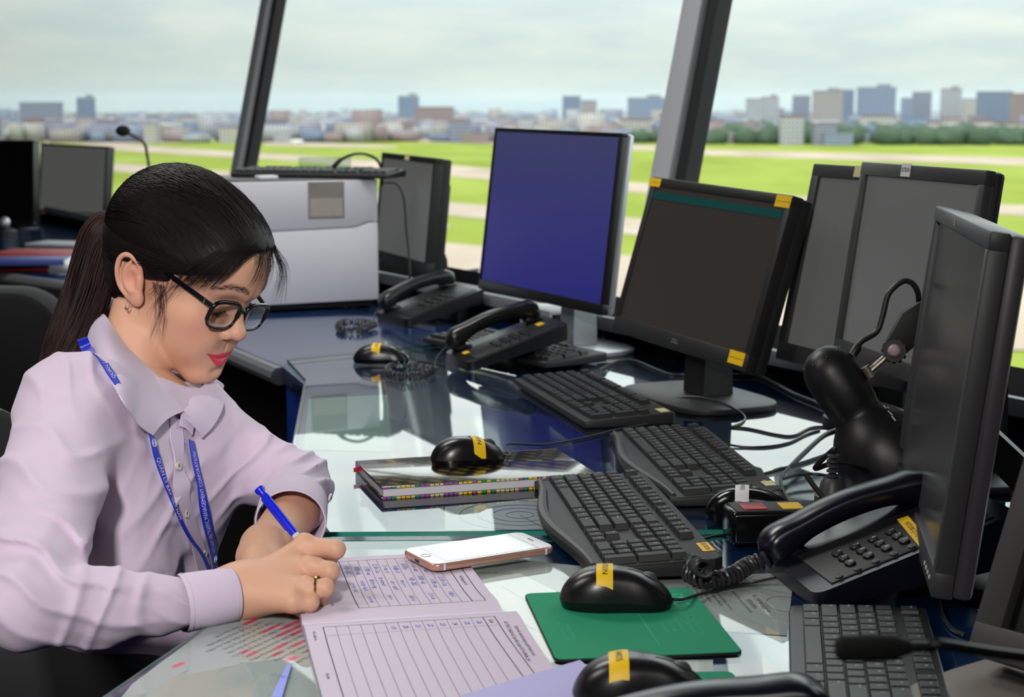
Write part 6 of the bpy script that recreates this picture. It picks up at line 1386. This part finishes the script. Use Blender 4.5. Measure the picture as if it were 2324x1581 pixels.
for k in range(30):                                    # longer wisps over the temple and in front of the ear
    u = rh.random(); st = np.array([.050-.035*u, -.072, .048-.030*u]); en = np.array([.034-.026*u+rh.gauss(0, .006), -.080, -.008-.034*rh.random()]); mid = (st+en)/2+np.array([.006, -.003, .004])
    surf_strand([st, mid, en, en+np.array([.006*rh.random(), -.002, -.012])], .003, r=.00014, val=.5+.5*rh.random(), free=.3)
for k in range(60):                                    # loose forehead wisps in the middle
    u = rh.uniform(-1, 1); st = np.array([.105, .020*u, .094]); en = np.array([.112+.006*rh.random(), .024*u-.010+rh.gauss(0, .006), .058-.030*rh.random()]); surf_strand([st, (st+en)/2+np.array([.008, 0, .004]), en], .003, r=.00022, val=.3+.5*rh.random(), free=.5)
for k in range(70):                                   # curve of loose hair beyond the far temple
    u = rh.random(); st = np.array([.098-.01*u, .008+.034*u, .098-.006*u]); en = np.array([.118+.016*rh.random(), .026+.030*u+rh.gauss(0, .006), .048-.038*rh.random()]); mid = (st+en)/2+np.array([.015+.004*rh.random(), .006, .012]); surf_strand([st, mid, en], .004, r=.00017, val=.2+.6*rh.random(), free=.85)
for k in range(60):                                    # flyaways over the crown
    a = rh.uniform(-.06, .10); st = np.array([a, rh.uniform(-.05, .04), .13]); en = st+np.array([rh.uniform(-.06, .02), rh.uniform(-.01, .01), 0]); surf_strand([st, (st+en)/2, en], .006+.004*rh.random(), r=.00016, val=.2, free=0)
for k in range(26):                                    # thin hairs in front of the ear and down the jaw
    st = np.array([.010+.02*rh.random(), -.074, .010]); en = np.array([.026+.03*rh.random(), -.070, -.050-.035*rh.random()]); surf_strand([st, (st+en)/2+np.array([.008, -.004, 0]), en], .002, r=.00016, val=.8, free=.75)
S.build('combed_strands', HAIR, hair); S2.build('fringe', HAIR, hair)
# ponytail
tail = [np.array(p) for p in smooth_path([fromH(PB+np.array([.012, 0, -.006])), W3(244, 515, 2.15), W3(224, 575, 2.15), W3(196, 670, 2.14), W3(160, 760, 2.125), W3(122, 840, 2.11), W3(82, 905, 2.09)], 8)]
tr_ = [float(np.interp(i/(len(tail)-1), [0, .08, .25, .5, .75, 1], [.011, .016, .027, .030, .024, .011])) for i in range(len(tail))]
T3 = Strands()
for k in range(800):
    a = rh.uniform(0, 2*math.pi); q = math.sqrt(rh.random()) if k > 560 else 1.; w1 = rh.gauss(0, .06); pts = []; tw = rh.uniform(-.5, .5)
    end = len(tail) if rh.random() < .6 else rh.randrange(len(tail)*2//3, len(tail))
    for i in range(0, end, 2):
        t = i/(len(tail)-1); tt = tail[min(i+1, len(tail)-1)]-tail[max(i-1, 0)]; tt /= np.linalg.norm(tt); bx = np.cross(tt, [0, 1, 0]); bx /= np.linalg.norm(bx); by = np.cross(tt, bx); aa = a+tw*t; r = tr_[i]*q*(1+w1*math.sin(t*7+a))
        pts.append(tail[i]+bx*math.cos(aa)*r+by*math.sin(aa)*r*.85)
    if len(pts) > 3: T3.add(pts, .0009, rh.random(), tip=.4)
core = MB(); core.tube([V(p) for p in tail], [r*.80 for r in tr_], PONY, 24)
pt = core.build('ponytail', hair, sharp=0); set_strand(pt, [.1]*len(pt.data.vertices)); T3.build('ponytail_strands', PONY, hair)
ht = MB(); X = frame_from(V(tail[5]-tail[2])); X.translation = V(tail[3]); ht.lathe([(.0125, -.006), (.0150, -.003), (.0150, .003), (.0125, .006)], mat('dark_hair_tie', '2a1410', .7), 24, X); ht.build('hair_tie', hair)
# eyebrows and lashes
for s in (-1, 1):
    E_ = Strands()
    for k in range(150):
        u = rh.random(); y = .013+.042*u; z = float(np.interp(y, [.013, .022, .039, .055], [.0340, .0390, .0415, .0345]))+rh.gauss(0, .0019)
        a = V(fromH((.14, s*y, z))); d = V(HR @ np.array([-1., 0, 0])); h = BVB.ray_cast(a, d)
        if h[0] is None: continue
        o_ = np.array(h[0]); n_ = np.array(h[1]); gdir = HR @ np.array([-.25, s*1., .25-.5*u]); gdir = gdir-n_*(gdir @ n_); gdir /= np.linalg.norm(gdir)
        E_.add([o_, o_+gdir*.0025+n_*.0006, o_+gdir*.0055+n_*.0004], .00011, .5*rh.random(), tip=.2)
    E_.build('eyebrow', HAIR, person)
    E_ = Strands()
    for k in range(46):
        u = k/45; y = .0195+.027*u; z = float(np.interp(y, [.0195, .032, .0465], [.0000, -.0024, .0006])); a = V(fromH((.14, s*y, z))); h = BVB.ray_cast(a, V(HR @ np.array([-1., 0, 0])))
        if h[0] is None: continue
        o_ = np.array(h[0]); g = HR @ np.array([.8, s*(u-.4)*.5, -.55]); g /= np.linalg.norm(g); E_.add([o_, o_+g*.0035, o_+g*.0065+HR @ np.array([.0008, 0, .0012])], .00018, .0, tip=.2)
    E_.build('eyelashes', HAIR, person)
